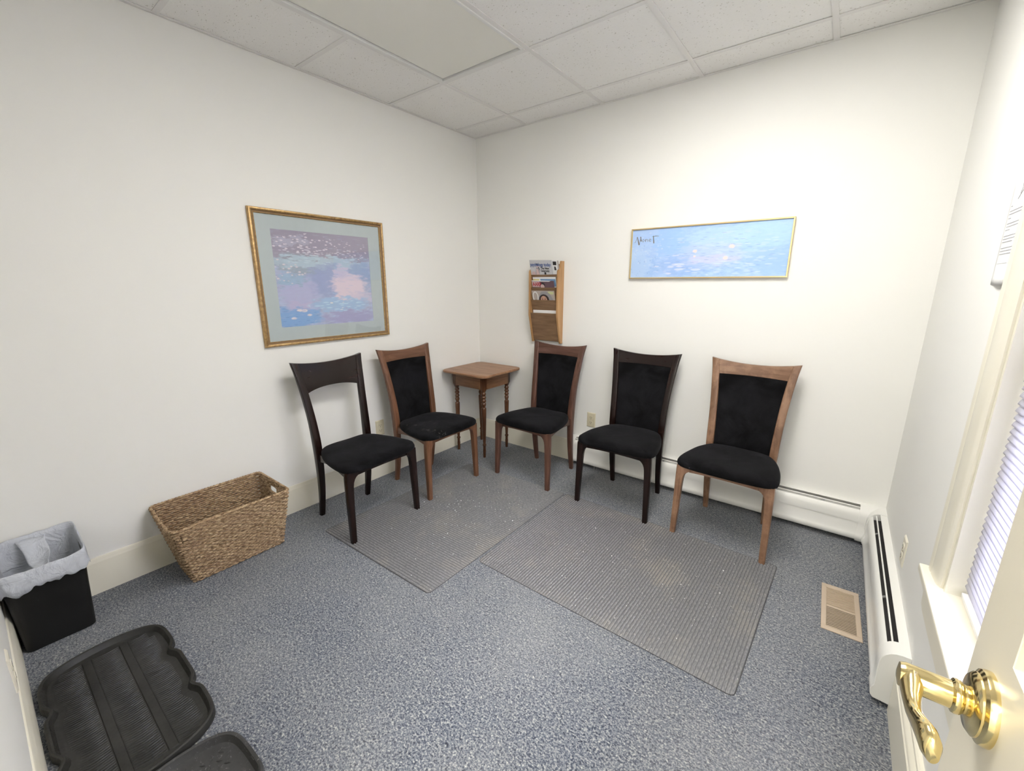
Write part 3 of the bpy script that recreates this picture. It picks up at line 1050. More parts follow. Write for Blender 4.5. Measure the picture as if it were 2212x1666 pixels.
# large picture on left wall; local frame rotated so -y -> +x
p1 = empty('framed_picture', (.002, -1.3875, 1.4085), pi / 2 - .0); tag(p1, 'large gold framed picture of lilac and blue water with grey mat, on the left wall', 'picture')
hw1, hh1 = .4155, .3725
moulding(hw1, hh1, [(0, 0), (0, .016), (.003, .021), (.009, .023), (.015, .020), (.015, 0)], 'frame', M['gold'], p1)
moulding(hw1 - .015, hh1 - .015, [(0, 0), (0, .018), (.005, .013), (.010, .012), (.010, 0)], 'frame_cove', M['gold_dark'], p1)
moulding(hw1 - .025, hh1 - .025, [(0, 0), (0, .013), (.002, .014), (.004, .012), (.004, 0)], 'frame_lip', M['gold'], p1)
MB().box(-hw1 + .005, hw1 - .005, -.002, 0, -hh1 + .005, hh1 - .005).build('backing', M['paper'], p1)
# print area in world: y -1.70..-1.085, z 1.142..1.679
iu0, iu1, iz0, iz1 = -.3105, .3005, -.2675, .2705
m = MB(); a_, b_ = hw1 - .028, hh1 - .028
m.box(-a_, iu0, -.006, -.004, -b_, b_); m.box(iu1, a_, -.006, -.004, -b_, b_); m.box(iu0, iu1, -.006, -.004, -b_, iz0); m.box(iu0, iu1, -.006, -.004, iz1, b_)
m.build('matboard', M['matboard'], p1)
pal1 = dict(base=((.42, .44, .62), (.50, .58, .76)))
regs = [(.5, .88, .9, .28, (.34, .29, .38), .85), (.25, .66, .30, .12, (.33, .40, .48), .8), (.5, .68, .60, .07, (.50, .63, .72), .85), (.18, .90, .22, .05, (.50, .50, .62), .7),
        (.52, .48, .26, .22, (.32, .38, .62), .8), (.88, .52, .16, .22, (.33, .42, .62), .8), (.74, .42, .24, .17, (.80, .68, .76), .95), (.66, .58, .09, .09, (.70, .62, .75), .8), (.85, .30, .2, .08, (.66, .60, .74), .7),
        (.20, .36, .22, .17, (.50, .50, .72), .8), (.22, .20, .20, .09, (.56, .50, .70), .7), (.16, .08, .30, .13, (.22, .42, .72), .9), (.62, .22, .36, .10, (.36, .54, .76), .85), (.72, .07, .34, .08, (.38, .36, .60), .8), (.15, .50, .16, .08, (.32, .50, .66), .7)]
strk = [(.30, .88, .42, .10, (.78, .72, .78), 34, 70, .24, .9), (.45, .80, .5, .05, (.74, .72, .80), 26, 110, .26, .8), (.80, .80, .28, .14, (.74, .66, .72), 30, 80, .18, .85), (.12, .58, .18, .14, (.78, .70, .74), 34, 60, .24, .85), (.14, .46, .2, .08, (.30, .42, .55), 24, 100, .24, .6), (.45, .72, .5, .07, (.58, .70, .78), 16, 80, .25, .8),
        (.6, .22, .36, .09, (.55, .72, .85), 18, 90, .3, .8), (.62, .24, .34, .07, (.84, .80, .80), 17, 40, .13, .9), (.22, .12, .2, .09, (.88, .78, .80), 14, 30, .20, .95), (.16, .08, .30, .12, (.16, .30, .60), 22, 100, .22, .6), (.5, .45, .9, .6, (.50, .56, .74), 12, 70, .16, .35)]
pm = painting_mat('pond_print', iu0, iu1, iz0, iz1, 'x', regs, strk, pal1['base'])
MB().box(iu0, iu1, -.0045, -.0035, iz0, iz1).build('print', pm, p1)
MB().box(-hw1 + .032, hw1 - .032, -.0085, -.0078, -hh1 + .032, hh1 - .032).build('glazing', M['picture_glass'], p1)

# wide blue picture on back wall
p2 = empty('framed_picture', (1.826, -.002, 1.574), 0); tag(p2, 'wide low thin gold framed picture of pale blue water, on the back wall', 'picture')
hw2, hh2 = .4525, .157
moulding(hw2, hh2, [(0, 0), (0, .019), (.001, .020), (.007, .020), (.008, .019), (.008, .008), (.008, 0)], 'frame', M['gold_light'], p2)
regs = [(.12, .5, .30, .7, (.42, .58, .88), .7), (.10, .25, .14, .25, (.32, .50, .84), .7), (.06, .3, .10, .4, (.50, .66, .90), .6), (.28, .7, .14, .3, (.34, .55, .90), .7), (.40, .25, .2, .25, (.30, .46, .82), .6), (.55, .45, .22, .3, (.50, .62, .88), .7),
        (.55, .35, .18, .10, (.60, .62, .84), .7), (.85, .75, .2, .3, (.44, .66, .93), .7), (.92, .3, .14, .3, (.36, .55, .88), .8), (.60, .75, .22, .18, (.48, .68, .92), .6)]
strk = [(.55, .45, .42, .5, (.56, .68, .90), 13, 60, .24, .6), (.30, .25, .12, .2, (.68, .72, .90), 12, 50, .25, .8), (.75, .4, .3, .4, (.62, .74, .92), 14, 80, .22, .6), (.12, .6, .16, .4, (.60, .70, .90), 30, 50, .18, .5), (.6, .4, .4, .5, (.26, .38, .68), 15, 110, .16, .55), (.1, .4, .14, .5, (.26, .42, .74), 40, 36, .16, .45), (.5, .18, .35, .14, (.68, .74, .92), 10, 44, .26, .7)]
pm = painting_mat('blue_print', -hw2, hw2, -hh2, hh2, 'x', regs, strk, ((.34, .52, .86), (.46, .64, .92)))
MB().box(-hw2 + .007, hw2 - .007, -.012, -.002, -hh2 + .007, hh2 - .007).build('print', pm, p2)
# three pale pink blossoms dabbed on the print (flat print marks)
mp = plain('print_pink', (.88, .74, .76), .6)
fl = MB(); rr = random.Random(3)
for fx, fz, fs in ((-.045, .000, .016), (.158, .018, .019), (.130, -.046, .017), (-.045, -.030, .009)):
    pts = []
    for k in range(22):
        a0_ = 2 * pi * k / 22; q = (1.0 if k % 2 else .62) * rr.uniform(.85, 1.15)
        pts.append((fx + fs * q * cos(a0_), fz + fs * .72 * q * sin(a0_) + .003))
    fl.prism(pts, 'y', -.0126, -.0119)
fl.build('blossoms', mp, p2)


def text_mesh(txt, size, mat, parent, name, loc, rot=(pi / 2, 0, 0), extrude=.0002, shear=0, sx=1.0, align='LEFT', offset=0):
    cu = bpy.data.curves.new(name, 'FONT'); cu.body = txt; cu.size = size; cu.extrude = extrude; cu.shear = shear
    cu.resolution_u = 3; cu.align_x = align; cu.offset = offset
    tmp = bpy.data.objects.new(name, cu); COL.objects.link(tmp)
    dg = bpy.context.evaluated_depsgraph_get()
    me = bpy.data.meshes.new_from_object(tmp.evaluated_get(dg))
    bpy.data.objects.remove(tmp)
    o = bpy.data.objects.new(name, me); COL.objects.link(o)
    me.materials.clear(); me.materials.append(mat)
    o.parent = parent; o.location = loc; o.rotation_euler = rot; o.scale = (sx, 1, 1)
    return o


M['brush_ink'] = plain('brush_ink', (.22, .20, .19), .6)


def stroke(m, pts, ws, y=-.0126):
    b = len(m.v); n_ = len(pts)
    for i, (x, z) in enumerate(pts):
        a = pts[max(0, i - 1)]; c = pts[min(n_ - 1, i + 1)]
        d = Vector((c[0] - a[0], c[1] - a[1])); d.normalize(); w_ = ws[i] if isinstance(ws, (list, tuple)) else ws
        m.v += [(x - d.y * w_, y, z + d.x * w_), (x + d.y * w_, y, z - d.x * w_)]
    for i in range(n_ - 1):
        m.f.append([b + 2 * i, b + 2 * i + 1, b + 2 * i + 3, b + 2 * i + 2]); m.m.append(0)


sg = MB(); gx, gz = -.432, .072     # signature lettering, painted with a flat brush
def S(p, w): stroke(sg, [(gx + a / 1000, gz + b / 1000) for a, b in p], w)
S([(0, 0), (8, 2), (18, 34)], [.0008, .001, .0012]); S([(18, 36), (34, -16)], [.002, .0042]); S([(34, -14), (44, 34)], [.001, .0012]); S([(40, 36), (46, 6)], [.0024, .0036])
S([(58, 16), (53, 10), (56, 3), (62, 3), (66, 10), (63, 17), (57, 18)], .0014)
S([(74, 18), (75, 2)], .0016); S([(75, 10), (82, 18), (88, 15), (89, 2)], .0014)
S([(98, 10), (110, 12), (108, 18), (101, 19), (97, 12), (99, 4), (106, 2), (112, 5)], .0013)
S([(124, 36), (130, -10)], [.0022, .0034]); S([(118, 30), (140, 34), (160, 32)], [.0012, .002, .001])
sg.build('lettering', M['brush_ink'], p2, solid=.0002)

# ================================================================== MAGAZINE RACK
RX0, RX1 = .592, .858
rk = empty('magazine_rack', ((RX0 + RX1) / 2, 0, 1.24)); tag(rk, 'oak wall rack holding magazines above the reddish brown chair', 'magazine rack')
ox, oz = rk.location.x, rk.location.z


def rkb(m, name, mat, **k):
    o = m.build(name, mat, **k); o.parent = rk; o.matrix_parent_inverse = Matrix.Translation(rk.location).inverted(); return o


RT = 1.548
side = [(0, .935), (-.030, .935), (-.082, 1.150), (-.082, 1.475), (-.074, 1.485), (-.062, 1.492), (-.052, 1.505), (-.046, 1.525), (-.040, RT), (0, RT)]
rkb(MB().prism(side, 'x', RX0, RX0 + .014), 'side_panel', M['oak_side'], bevel=.0015)
rkb(MB().prism(side, 'x', RX1 - .014, RX1), 'side_panel', M['oak_side'], bevel=.0015)
rkb(MB().box(RX0 + .014, RX1 - .014, -.006, 0, .945, RT - .02), 'back_board', M['oak_panel'])
# sloping pocket fronts
tops = [1.452, 1.357, 1.264, 1.166]
for k, z in enumerate(tops):
    if k < 3:
        yt, yb, zb_ = -.070, -.040, z - .115
    else:
        yt, yb, zb_ = -.076, -.024, .950
    m = MB().prism([(yt, z), (yt + .005, z), (yb + .005, zb_), (yb, zb_)], 'x', RX0 + .014, RX1 - .014)
    rkb(m, 'pocket_front', M['oak_panel'], bevel=.0008)


def magazine(name, x, w_, z0, z1, y0, lean, cover, label, th=.003, roll=0.0, cat='magazine', curl=0.0):
    """upright magazine whose lower edge is at (y0,z0); returns empty-like cover mesh"""
    o = MB()
    h_ = z1 - z0
    n_ = 8
    fr = []
    for i in range(n_ + 1):
        q = i / n_
        fr.append([(w_ * (j / 6 - .5), -lean * q + curl * q * q - .0 + .0 * j, h_ * q) for j in range(7)])
    b = []
    rings = []
    for row in fr:
        rings.append(row + [(p[0], p[1] + th, p[2]) for p in row[::-1]])
    o.loft(rings)
    ob = o.build(name, [cover])
    ob.location = (x, y0, z0); ob.rotation_euler = (0, roll, 0)
    tag(ob, label, cat, 'magazines in the wall rack')
    return ob


def cover_bits(parent, lean, items):
    """items: (material, [(x,z),...] polygon in cover coords) laid flat on the front face"""
    for nm, mat, polys in items:
        for k, (dy, poly) in enumerate(polys):
            m = MB()
            pts = [(x, -lean * z - .0006 - dy, z) for x, z in poly]
            back = [(x, -lean * z - .0002 - dy, z) for x, z in poly]
            m.loft([back, pts])
            m.build(nm, mat, parent)


P_ = {n_: plain('print_' + n_, c_, .4) for n_, c_ in dict(pale=(.60, .60, .62), blue=(.12, .17, .36), grey=(.36, .35, .37), skin=(.62, .36, .25), pinkish=(.66, .50, .50), dark=(.03, .025, .03), red=(.42, .03, .05), plum=(.15, .09, .11),
                                                          yellow=(.80, .72, .30), sky=(.20, .36, .58), lime=(.62, .66, .36), white=(.85, .85, .85), taupe=(.50, .44, .40), hair=(.035, .02, .02)).items()}


def ell(cx, cz, a, b, n_=16, a0=0, a1=2 * pi):
    return [(cx + a * cos(a0 + (a1 - a0) * k / n_), cz + b * sin(a0 + (a1 - a0) * k / n_)) for k in range(n_ + (0 if abs(a1 - a0 - 2 * pi) < 1e-6 else 1))]


xc = (RX0 + RX1) / 2
# top pocket: psychology magazine in front, another behind to the right
LE = .35
mg = magazine('magazine', xc - .022, .196, 1.385, 1.556, -.045, LE * .171, P_['pale'], 'grey covered magazine with blue title leaning out of the top pocket', roll=radians(2.0))
le = LE
cover_bits(mg, le, [('picture', P_['grey'], [(0, [(-.060, .06), (-.02, .06), (-.015, .10), (-.03, .128), (-.045, .115)])]),
                    ('picture', P_['pinkish'], [(.0004, [(-.050, .065), (-.02, .065), (-.028, .105), (-.045, .11)]), (.0004, ell(-.032, .128, .010, .012)), (.0004, [(-.09, .065), (-.055, .065), (-.06, .09), (-.085, .085)])]),
                    ('picture', P_['dark'], [(.0006, ell(-.032, .139, .012, .008)), (.0006, [(-.025, .12), (-.015, .10), (-.012, .103), (-.02, .124)]), (.0002, [(.024, .069), (.040, .069), (.040, .084), (.026, .086)])])])
rx = pi / 2 + math.atan(le)
def ctext(txt, size, mat, parent, x, z, le, sx=1.0, off=0, al='LEFT', dy=.0013):
    o = text_mesh(txt, size, mat, parent, 'lettering', (x, -le * z - dy, z), (pi / 2 + math.atan(le) * 1, 0, 0), .0001, sx=sx, align=al, offset=off)
    return o
ctext('psychology today', .034, P_['blue'], mg, -.094, .128, le, .77, .0013)
ctext('The New', .022, P_['dark'], mg, -.004, .106, le, .9, .0005)
ctext('Generosity', .022, P_['dark'], mg, -.006, .088, le, .78, .0005)
magazine('magazine', xc + .068, .12, 1.385, 1.550, -.034, LE * .165, P_['taupe'], 'dark and white magazine peeking out behind the grey one in the top pocket', roll=radians(2))
b2 = magazine('magazine', xc + .058, .11, 1.385, 1.553, -.038, LE * .165, P_['white'], 'white and black magazine between the grey one and the rack side', roll=radians(4))
cover_bits(b2, LE * .98, [('picture', P_['dark'], [(0, [(.018, .135), (.048, .135), (.048, .160), (.018, .160)]), (0, [(.028, .10), (.046, .10), (.040, .125), (.028, .125)])])])
# second pocket
b3 = magazine('magazine', xc + .002, .205, 1.315, 1.434, -.038, .037, P_['white'], 'white, yellow and blue magazine at the back of the second pocket')
cover_bits(b3, .037 / .119, [('picture', P_['yellow'], [(0, [(-.10, .08), (-.045, .08), (-.045, .104), (-.10, .106)])]), ('picture', P_['sky'], [(0, [(-.035, .05), (.098, .05), (.098, .104), (-.035, .106)])])])
b4 = magazine('magazine', xc - .012, .200, 1.315, 1.408, -.048, .030, P_['plum'], 'plum magazine with red capital letters in the second pocket', curl=.0, roll=radians(1.5))
cover_bits(b4, .030 / .093, [('picture', P_['white'], [(0, [(-.10, .086), (.06, .086), (.075, .093), (-.10, .093)])]), ('picture', P_['pinkish'], [(0, [(-.098, .045), (-.03, .045), (-.03, .084), (-.098, .084)]), (.0003, ell(-.005, .05, .018, .016))]),
                             ('picture', P_['dark'], [(.0002, ell(-.005, .062, .024, .018))])])
ctext('AARP', .040, P_['red'], b4, -.092, .052, .030 / .093, .8, .0012)
# third pocket
b5 = magazine('magazine', xc - .006, .204, 1.222, 1.334, -.046, .034, P_['taupe'], 'magazine with a large white round letter and a face, third pocket')
l5 = .034 / .112
cover_bits(b5, l5, [('picture', P_['grey'], [(0, [(-.055, .04), (-.03, .085), (-.01, .105), (.03, .108), (.06, .09), (.085, .05), (.09, .03), (-.06, .03)])]),
                    ('picture', P_['hair'], [(.0004, ell(.005, .045, .045, .040))]), ('picture', P_['skin'], [(.0008, ell(.003, .040, .030, .033))]),
                    ('picture', P_['dark'], [(.0012, ell(-.009, .049, .007, .0025)), (.0012, ell(.015, .049, .007, .0025)), (.0012, [(-.018, .055), (-.003, .057), (-.003, .059), (-.018, .058)]), (.0012, [(.009, .057), (.024, .055), (.024, .058), (.009, .059)])]),
                    ('picture', P_['lime'], [(0, [(.04, .085), (.095, .085), (.095, .104), (.05, .106)])])])
ring = []
m = MB(); o_, i_ = ell(-.070, .066, .026, .040, 24), ell(-.070, .066, .018, .032, 24)
b = 0
for k in range(24):
    m.v += [(o_[k][0], -l5 * o_[k][1] - .0008, o_[k][1]), (i_[k][0], -l5 * i_[k][1] - .0008, i_[k][1])]
for k in range(24):
    a, c = 2 * k, 2 * ((k + 1) % 24); m.f.append([a, a + 1, c + 1, c]); m.m.append(0)
m.build('lettering', P_['white'], b5, solid=.0004)
# fourth pocket: loose white papers
for (dx, w_, zt_, y_, lb) in ((.0, .210, 1.187, -.050, 'white sheets of paper in the bottom pocket, wider bundle'), (.052, .102, 1.197, -.044, 'white paper standing taller at the right of the bottom pocket')):
    magazine('paper_stack', xc + dx, w_, 1.12, zt_, y_, .006, M['paper'], lb, th=.004, cat='paper')

# ================================================================== NOTICE ON RIGHT WALL
nt = empty('paper_notice', (W - .001, -1.076, 1.380)); tag(nt, 'white printed paper notice taped to the right wall beside the window', 'notice')
m = MB()
m.grid(lambda u, v: (-.0005 - .010 * max(0, .16 - v) / .16 * (math.sin(pi * u) ** 2) * .9, -.098 + .196 * u, .281 * v), 12, 16)
m.build('sheet', M['paper'], nt, smooth=180, solid=.0003)
m = MB(); rr = random.Random(5)
yl = .080
z = .215
lines = [(.209, .012), (.196, .148), (.188, .155), (.177, .022), (.163, .150), (.155, .142), (.146, .040), (.130, .140), (.122, .155), (.114, .09), (.098, .150), (.090, .145), (.082, .10), (.057, .09)]
for z, ln in lines:
    y = yl; end = yl - ln
    while y > end:
        wl = min(rr.uniform(.004, .013), y - end + .002)
        hgt = .0014 if z != .057 else .0005
        m.box(-.0014, -.0008, y - wl, y, z, z + hgt)
        y -= wl + .0016
m.build('printed_lines', M['ink'], nt)
m = MB(); m.tube([(-.0012, .02 + a, .235 + b) for a, b in ((0, 0), (-.01, .014), (-.004, .028), (-.022, .034), (-.030, .02), (-.02, .006), (-.008, .001), (.012, -.012))], .0005, 5)
m.build('printed_emblem', M['ink'], nt)


# ================================================================== BASKET
bk = empty('wicker_basket', (.19, -2.165, 0)); tag(bk, 'rectangular woven seagrass basket standing on the carpet by the left wall', 'basket')
# section half sizes: bottom (.098..), top; local x toward room
def bsec(q):     # q 0 bottom .. 1 top -> (cx, hx, hy)
    x0 = .078 + (.028 - .078) * q; x1 = .285 + (.382 - .285) * q
    y0 = -2.368 + (-2.430 + 2.368) * q; y1 = -1.955 + (-1.935 + 1.955) * q
    return (x0 + x1) / 2 - .19, (x1 - x0) / 2, (y0 + y1) / 2 + 2.165, (y1 - y0) / 2


def bper(q, s, off=0.0):
    cx, hx, cy, hy = bsec(q); r = .022
    hx += off; hy += off
    segs = [2 * (hy - r), 2 * (hx - r)] * 2; arc = pi / 2 * r
    tot = 2 * (segs[0] + segs[1]) + 4 * arc
    d = (s % 1) * tot
    # start at (+x, -y) going +y
    corners = [((1, 0), (hx, -hy + r), (0, 1)), ((0, 1), (hx - r, hy), (-1, 0)), ((-1, 0), (-hx, hy - r), (0, -1)), ((0, -1), (-hx + r, -hy), (1, 0))]
    for i in range(4):
        L = segs[i]; nrm, st, dr = corners[i]
        if d <= L: return Vector((cx + st[0] + dr[0] * d, cy + st[1] + dr[1] * d, 0)), Vector((nrm[0], nrm[1], 0)), i
        d -= L
        if d <= arc:
            a = d / r; n0 = Vector((nrm[0], nrm[1], 0)); n1 = Vector((dr[0], dr[1], 0))
            cc = Vector((cx + st[0] + dr[0] * L, cy + st[1] + dr[1] * L, 0)) - n0 * r
            nn = n0 * cos(a) + n1 * sin(a)
            return cc + nn * r, nn, i + .5
        d -= arc
    return Vector((cx + hx, cy - hy + r, 0)), Vector((1, 0, 0)), 0


HB = .338


def ztop(side, p):
    """rim height: near (-y) short end sags"""
    _, _, cy, hy = bsec(1)
    if p.y < -.14:
        cx, hx, _, _ = bsec(1)
        u = (p.x - cx) / hx
        return HB - .030 * max(0, (-.14 - p.y) / .09) * math.exp(-((u - .15) / .6) ** 2)
    return HB


m = MB()
NR = 33; NS = 330
for r_ in range(NR):
    q = (r_ + .5) / NR
    pts = []; rad = []
    waves = 41
    run = []
    for k in range(NS):
        s_ = k / NS
        ph = sin(2 * pi * waves * s_ + (pi if r_ % 2 else 0) + .3 * sin(r_))
        p, nn, sd_ = bper(q, s_, .0034 * ph)
        zt_ = ztop(sd_, p)
        z = .004 + (zt_ - .010) * q + .0016 * noise.noise(Vector((p.x * 20, p.y * 20, r_ * .7)))
        # handle holes in the two short ends
        cx, hx, cy, hy = bsec(q)
        inhole = abs(p.x - cx) < .045 and abs(abs(p.y - cy) - hy) < .012 and .80 < q < .93
        if inhole:
            if len(run) > 2: m.tube(run, .0055, 6)
            run = []
        else:
            run.append((p.x, p.y, z))
    if len(run) == NS: m.tube(run, .0055, 6, loop=True)
    elif len(run) > 2: m.tube(run, .0055, 6)
o = m.build('woven_wall', M['seagrass'], bk, smooth=180); o['kind'] = 'stuff'
# twisted strands over the weave + stakes
m = MB()
for k in range(52):
    s_ = (k + .25) / 52
    pts = []
    for i in range(9):
        q = i / 8; p, nn, sd_ = bper(q, s_, 0)
        cx, hx, cy, hy = bsec(q)
        if abs(p.x - cx) < .045 and abs(abs(p.y - cy) - hy) < .012 and q > .78: break
        pts.append((p.x, p.y, .004 + (ztop(sd_, p) - .010) * q))
    m.tube(pts, .0026, 5)
o = m.build('stakes', M['seagrass'], bk, smooth=180); o['kind'] = 'stuff'
# rim
pts = []; pts2 = []
for k in range(240):
    p, nn, sd_ = bper(1, k / 240, .001); z = ztop(sd_, p)
    a = 2 * pi * k / 240 * 60
    pts.append((p.x + nn.x * .003 * cos(a), p.y + nn.y * .003 * cos(a), z + .003 * sin(a)))
    pts2.append((p.x - nn.x * .003 * cos(a), p.y - nn.y * .003 * cos(a), z - .003 * sin(a)))
MB().tube(pts, .0052, 6, loop=True).tube(pts2, .0052, 6, loop=True).build('rim', M['seagrass'], bk, smooth=180)
for s_ in (-1, 1):
    cx, hx, cy, hy = bsec(.95)
    z = (.30 if s_ < 0 else .328)
    y = cy + s_ * (hy + .001)
    MB().tube([(cx - .055 + .11 * i / 12, y + .002 * sin(i * 2.5), z + .003 * sin(i / 12 * pi) + .002) for i in range(13)], .007, 7).build('handle', M['seagrass'], bk, smooth=180)
for s_ in (-1, 1):
    pts = []
    for k in range(28):
        a = 2 * pi * k / 28; kk = (abs(cos(a)) ** 5 + abs(sin(a)) ** 5) ** (-.2)
        u_, v_ = cos(a) * kk * .047, sin(a) * kk * .022
        q = .865 + v_ / HB
        cx, hx, cy, hy = bsec(q)
        zz = .004 + (ztop(0, Vector((cx + u_, cy + s_ * hy, 0))) - .010) * q
        pts.append((cx + u_, cy + s_ * hy, zz))
    MB().tube(pts, .0058, 6, loop=True).build('hole_binding', M['seagrass'], bk, smooth=180)
cx, hx, cy, hy = bsec(0)
MB().box(cx - hx + .004, cx + hx - .004, cy - hy + .004, cy + hy - .004, .002, .008).build('bottom', M['seagrass'], bk)

# ================================================================== WASTE BIN
tc_ = empty('waste_bin', (.150, -2.803, 0)); tag(tc_, 'black plastic waste bin standing in the corner at the left edge', 'waste bin')


def brect(cx, cy, hx, hy, r, z, n_=5):
    pts = []
    for sx, sy, a0 in ((1, -1, -pi / 2), (1, 1, 0), (-1, 1, pi / 2), (-1, -1, pi)):
        for k in range(n_ + 1):
            a = a0 + k * pi / 2 / n_
            pts.append((cx + sx * (hx - r) + r * cos(a), cy + sy * (hy - r) + r * sin(a), z))
    return pts


BH = .335
m = MB()
m.loft([brect(0, 0, .094, .092, .022, 0), brect(0, 0, .101, .0985, .024, .004), brect(0, 0, .113, .1075, .026, .20), brect(.002, 0, .124, .1145, .028, BH - .012), brect(.002, 0, .128, .118, .028, BH - .012),
        brect(.002, 0, .128, .118, .028, BH), brect(.002, 0, .122, .112, .026, BH), brect(0, 0, .110, .105, .024, .20), brect(0, 0, .094, .092, .022, .012), brect(0, 0, .01, .01, .005, .010)], cap=True)
m.build('bin_body', M['black_plastic'], tc_, smooth=50)

ln = empty('bin_liner', (.150, -2.803, 0)); tag(ln, 'crumpled pale translucent bag lining the black waste bin', 'bin liner')
base = brect(0, 0, 1, 1, .3, 0, 14)
# resample perimeter evenly by angle
NA = 160


def per(a, hx, hy):
    p = 7.0; ca, sa = cos(a), sin(a)
    k = (abs(ca) ** p + abs(sa) ** p) ** (-1 / p)
    return Vector((ca * k * hx + .002, sa * k * hy, 0))


rings = []
prof = [(.095, .092, .10, 0), (.104, .100, .18, .2), (.113, .107, .26, .5), (.118, .112, .31, .8), (.121, .114, .335, 1), (.125, .1165, .347, 1), (.1295, .1195, .352, 1), (.1335, .1215, .349, .9), (.136, .123, .336, .9), (.1385, .124, .318, 1), (.141, .1245, .300, 1.1), (.143, .125, .285, 1.2)]
for pi_, (hx, hy, z, amp) in enumerate(prof):
    ring = []
    for k in range(NA):
        a = 2 * pi * k / NA
        p = per(a, hx, hy)
        back = max(0, -cos(a)); right = max(0, sin(a))
        lift = 0
        if 2 <= pi_ <= 8: lift = (.034 * min(1, back * 1.5) + .012 * max(0, sin(a)) ** 3) * (min(1, (pi_ - 1) / 3) if pi_ < 6 else max(.0, 1 - (pi_ - 6) / 6))
        nz = noise.noise(Vector((cos(a) * 4, sin(a) * 4, z * 20)))
        nf = noise.noise(Vector((cos(a) * 13, sin(a) * 13, z * 34 + 5)))
        nh = noise.noise(Vector((cos(a) * 5, sin(a) * 5, 9.0)))
        nq = abs(noise.noise(Vector((cos(a) * 9, sin(a) * 9, z * 9 + 2))))
        rad = 1 + amp * (.012 * nz + .012 * nf) - .05 * nq * (pi_ < 4) - (.03 * abs(nz) if pi_ < 3 else 0)
        zz = z + lift + amp * .006 * nz
        if pi_ >= 8: zz += (pi_ - 7) * .007 * nh + .004 * nf
        if pi_ == len(prof) - 1: zz -= .014 * max(0, -sin(a)) * max(0, cos(a)) * 2
        x, y = p.x * rad, p.y * rad
        x = max(-.142, x); y = max(-.118, y)
        ring.append((x, y, zz))
    rings.append(ring)
MB().loft(rings, cap=False).build('bag', M['liner'], ln, smooth=180, solid=.0006)
# loose folds falling inside
m = MB()
def fold(u, v):
    x = -.112 + .205 * v; y = -.050 + (.085 - .060 * v) * u + .045 * v + .004 * sin(v * 9 + u * 4)
    return (x, y, .372 - .075 * v ** .8 - .028 * sin(pi * v) * (1 - u) + .004 * sin(u * 6 + v * 3))
m.grid(fold, 14, 14); m.build('fold', M['liner'], ln, smooth=180, solid=.0006)

# ================================================================== BOOT TRAYS
def tray_outline(hl, hw_, bulge, scallops, r=.05, n_=220):
    pts = []
    for k in range(n_):
        a = 2 * pi * k / n_ + .001
        p = 7.0; ca, sa = cos(a), sin(a)
        kk = (abs(ca) ** p + abs(sa) ** p) ** (-1 / p)
        x, y = ca * kk, sa * kk
        X = x * hl * (1 - bulge * (abs(y)) ** 2 * abs(x) ** 3)
        Y = y * hw_
        for sx_, dep, wid in scallops:
            Y -= math.copysign(1, y) * dep * math.exp(-((X - sx_) / wid) ** 2) * (abs(y) > .6)
        pts.append(Vector((X, Y, 0)))
    return pts


def inset(pts, d):
    n_ = len(pts); out = []
    for i in range(n_):
        t = (pts[(i + 2) % n_] - pts[i - 2]); t.normalize()
        nn = Vector((-t.y, t.x, 0))      # inward for CCW
        out.append(pts[i] + nn * d)
    return out


def tray(loc, hl, hw_, bulge, scallops, label, mat, rot=0):
    t = empty('boot_tray', loc, rot); tag(t, label, 'boot tray')
    o = tray_outline(hl, hw_, bulge, scallops)
    rings = []
    for d, z in ((.004, .0), (.0, .004), (.001, .020), (.003, .0265), (.008, .0285), (.0125, .0265), (.016, .018), (.021, .0075), (.028, .0052), (.034, .005)):
        rings.append([(p.x, p.y, z) for p in inset(o, d)])
    m = MB(); m.loft(rings, cap=False)
    m.f.append([len(m.v) - len(o) + i for i in range(len(o))]); m.m.append(0)
    m.f.append([i for i in range(len(o))][::-1]); m.m.append(0)
    m.build('pan', mat, t, smooth=40)
    return t


def inside(x, y, hl, hw_, margin=.04):
    return abs(x) < hl - margin - .03 * (abs(y) / hw_) ** 2 and abs(y) < hw_ - margin


T1 = tray((.797, -2.7205, 0), .362, .1825, .13, [(-.118, .017, .026), (.118, .017, .026)], 'black rubber boot tray with scalloped sides and ribbed floor, left of the camera', M['tray'])
m = MB()
for bi, (ya, yb) in enumerate(((-.142, -.066), (-.034, .038), (.070, .142))):
    x = -.312
    while x < .315:
        cut = .018 * (math.exp(-((x + .118) / .035) ** 2) + math.exp(-((x - .118) / .035) ** 2))
        a, b = ya, yb
        if bi == 0: a += cut
        if bi == 2: b -= cut
        if abs(x) > .28: a = max(a, -.125); b = min(b, .125)
        bow = .006
        rings = []
        for i in range(5):
            y = a + (b - a) * i / 4; xo = bow * math.sin(pi * i / 4); h_ = .0026 if 0 < i < 4 else .0004
            rings.append([(x + xo - .0022, y, .0048), (x + xo - .0008, y, .005 + h_), (x + xo + .0008, y, .005 + h_), (x + xo + .0022, y, .0048)])
        m.loft(rings); x += .0098
m.build('floor_ribs', M['tray'], T1, smooth=40)['kind'] = 'stuff'
for y in (-.050, .054):
    MB().loft([[(-.315, y - .014, .0045), (.315, y - .014, .0045), (.315, y + .014, .0045), (-.315, y + .014, .0045)], [(-.312, y - .011, .0082), (.312, y - .011, .0082), (.312, y + .011, .0082), (-.312, y + .011, .0082)]]).build('smooth_band', M['tray'], T1)

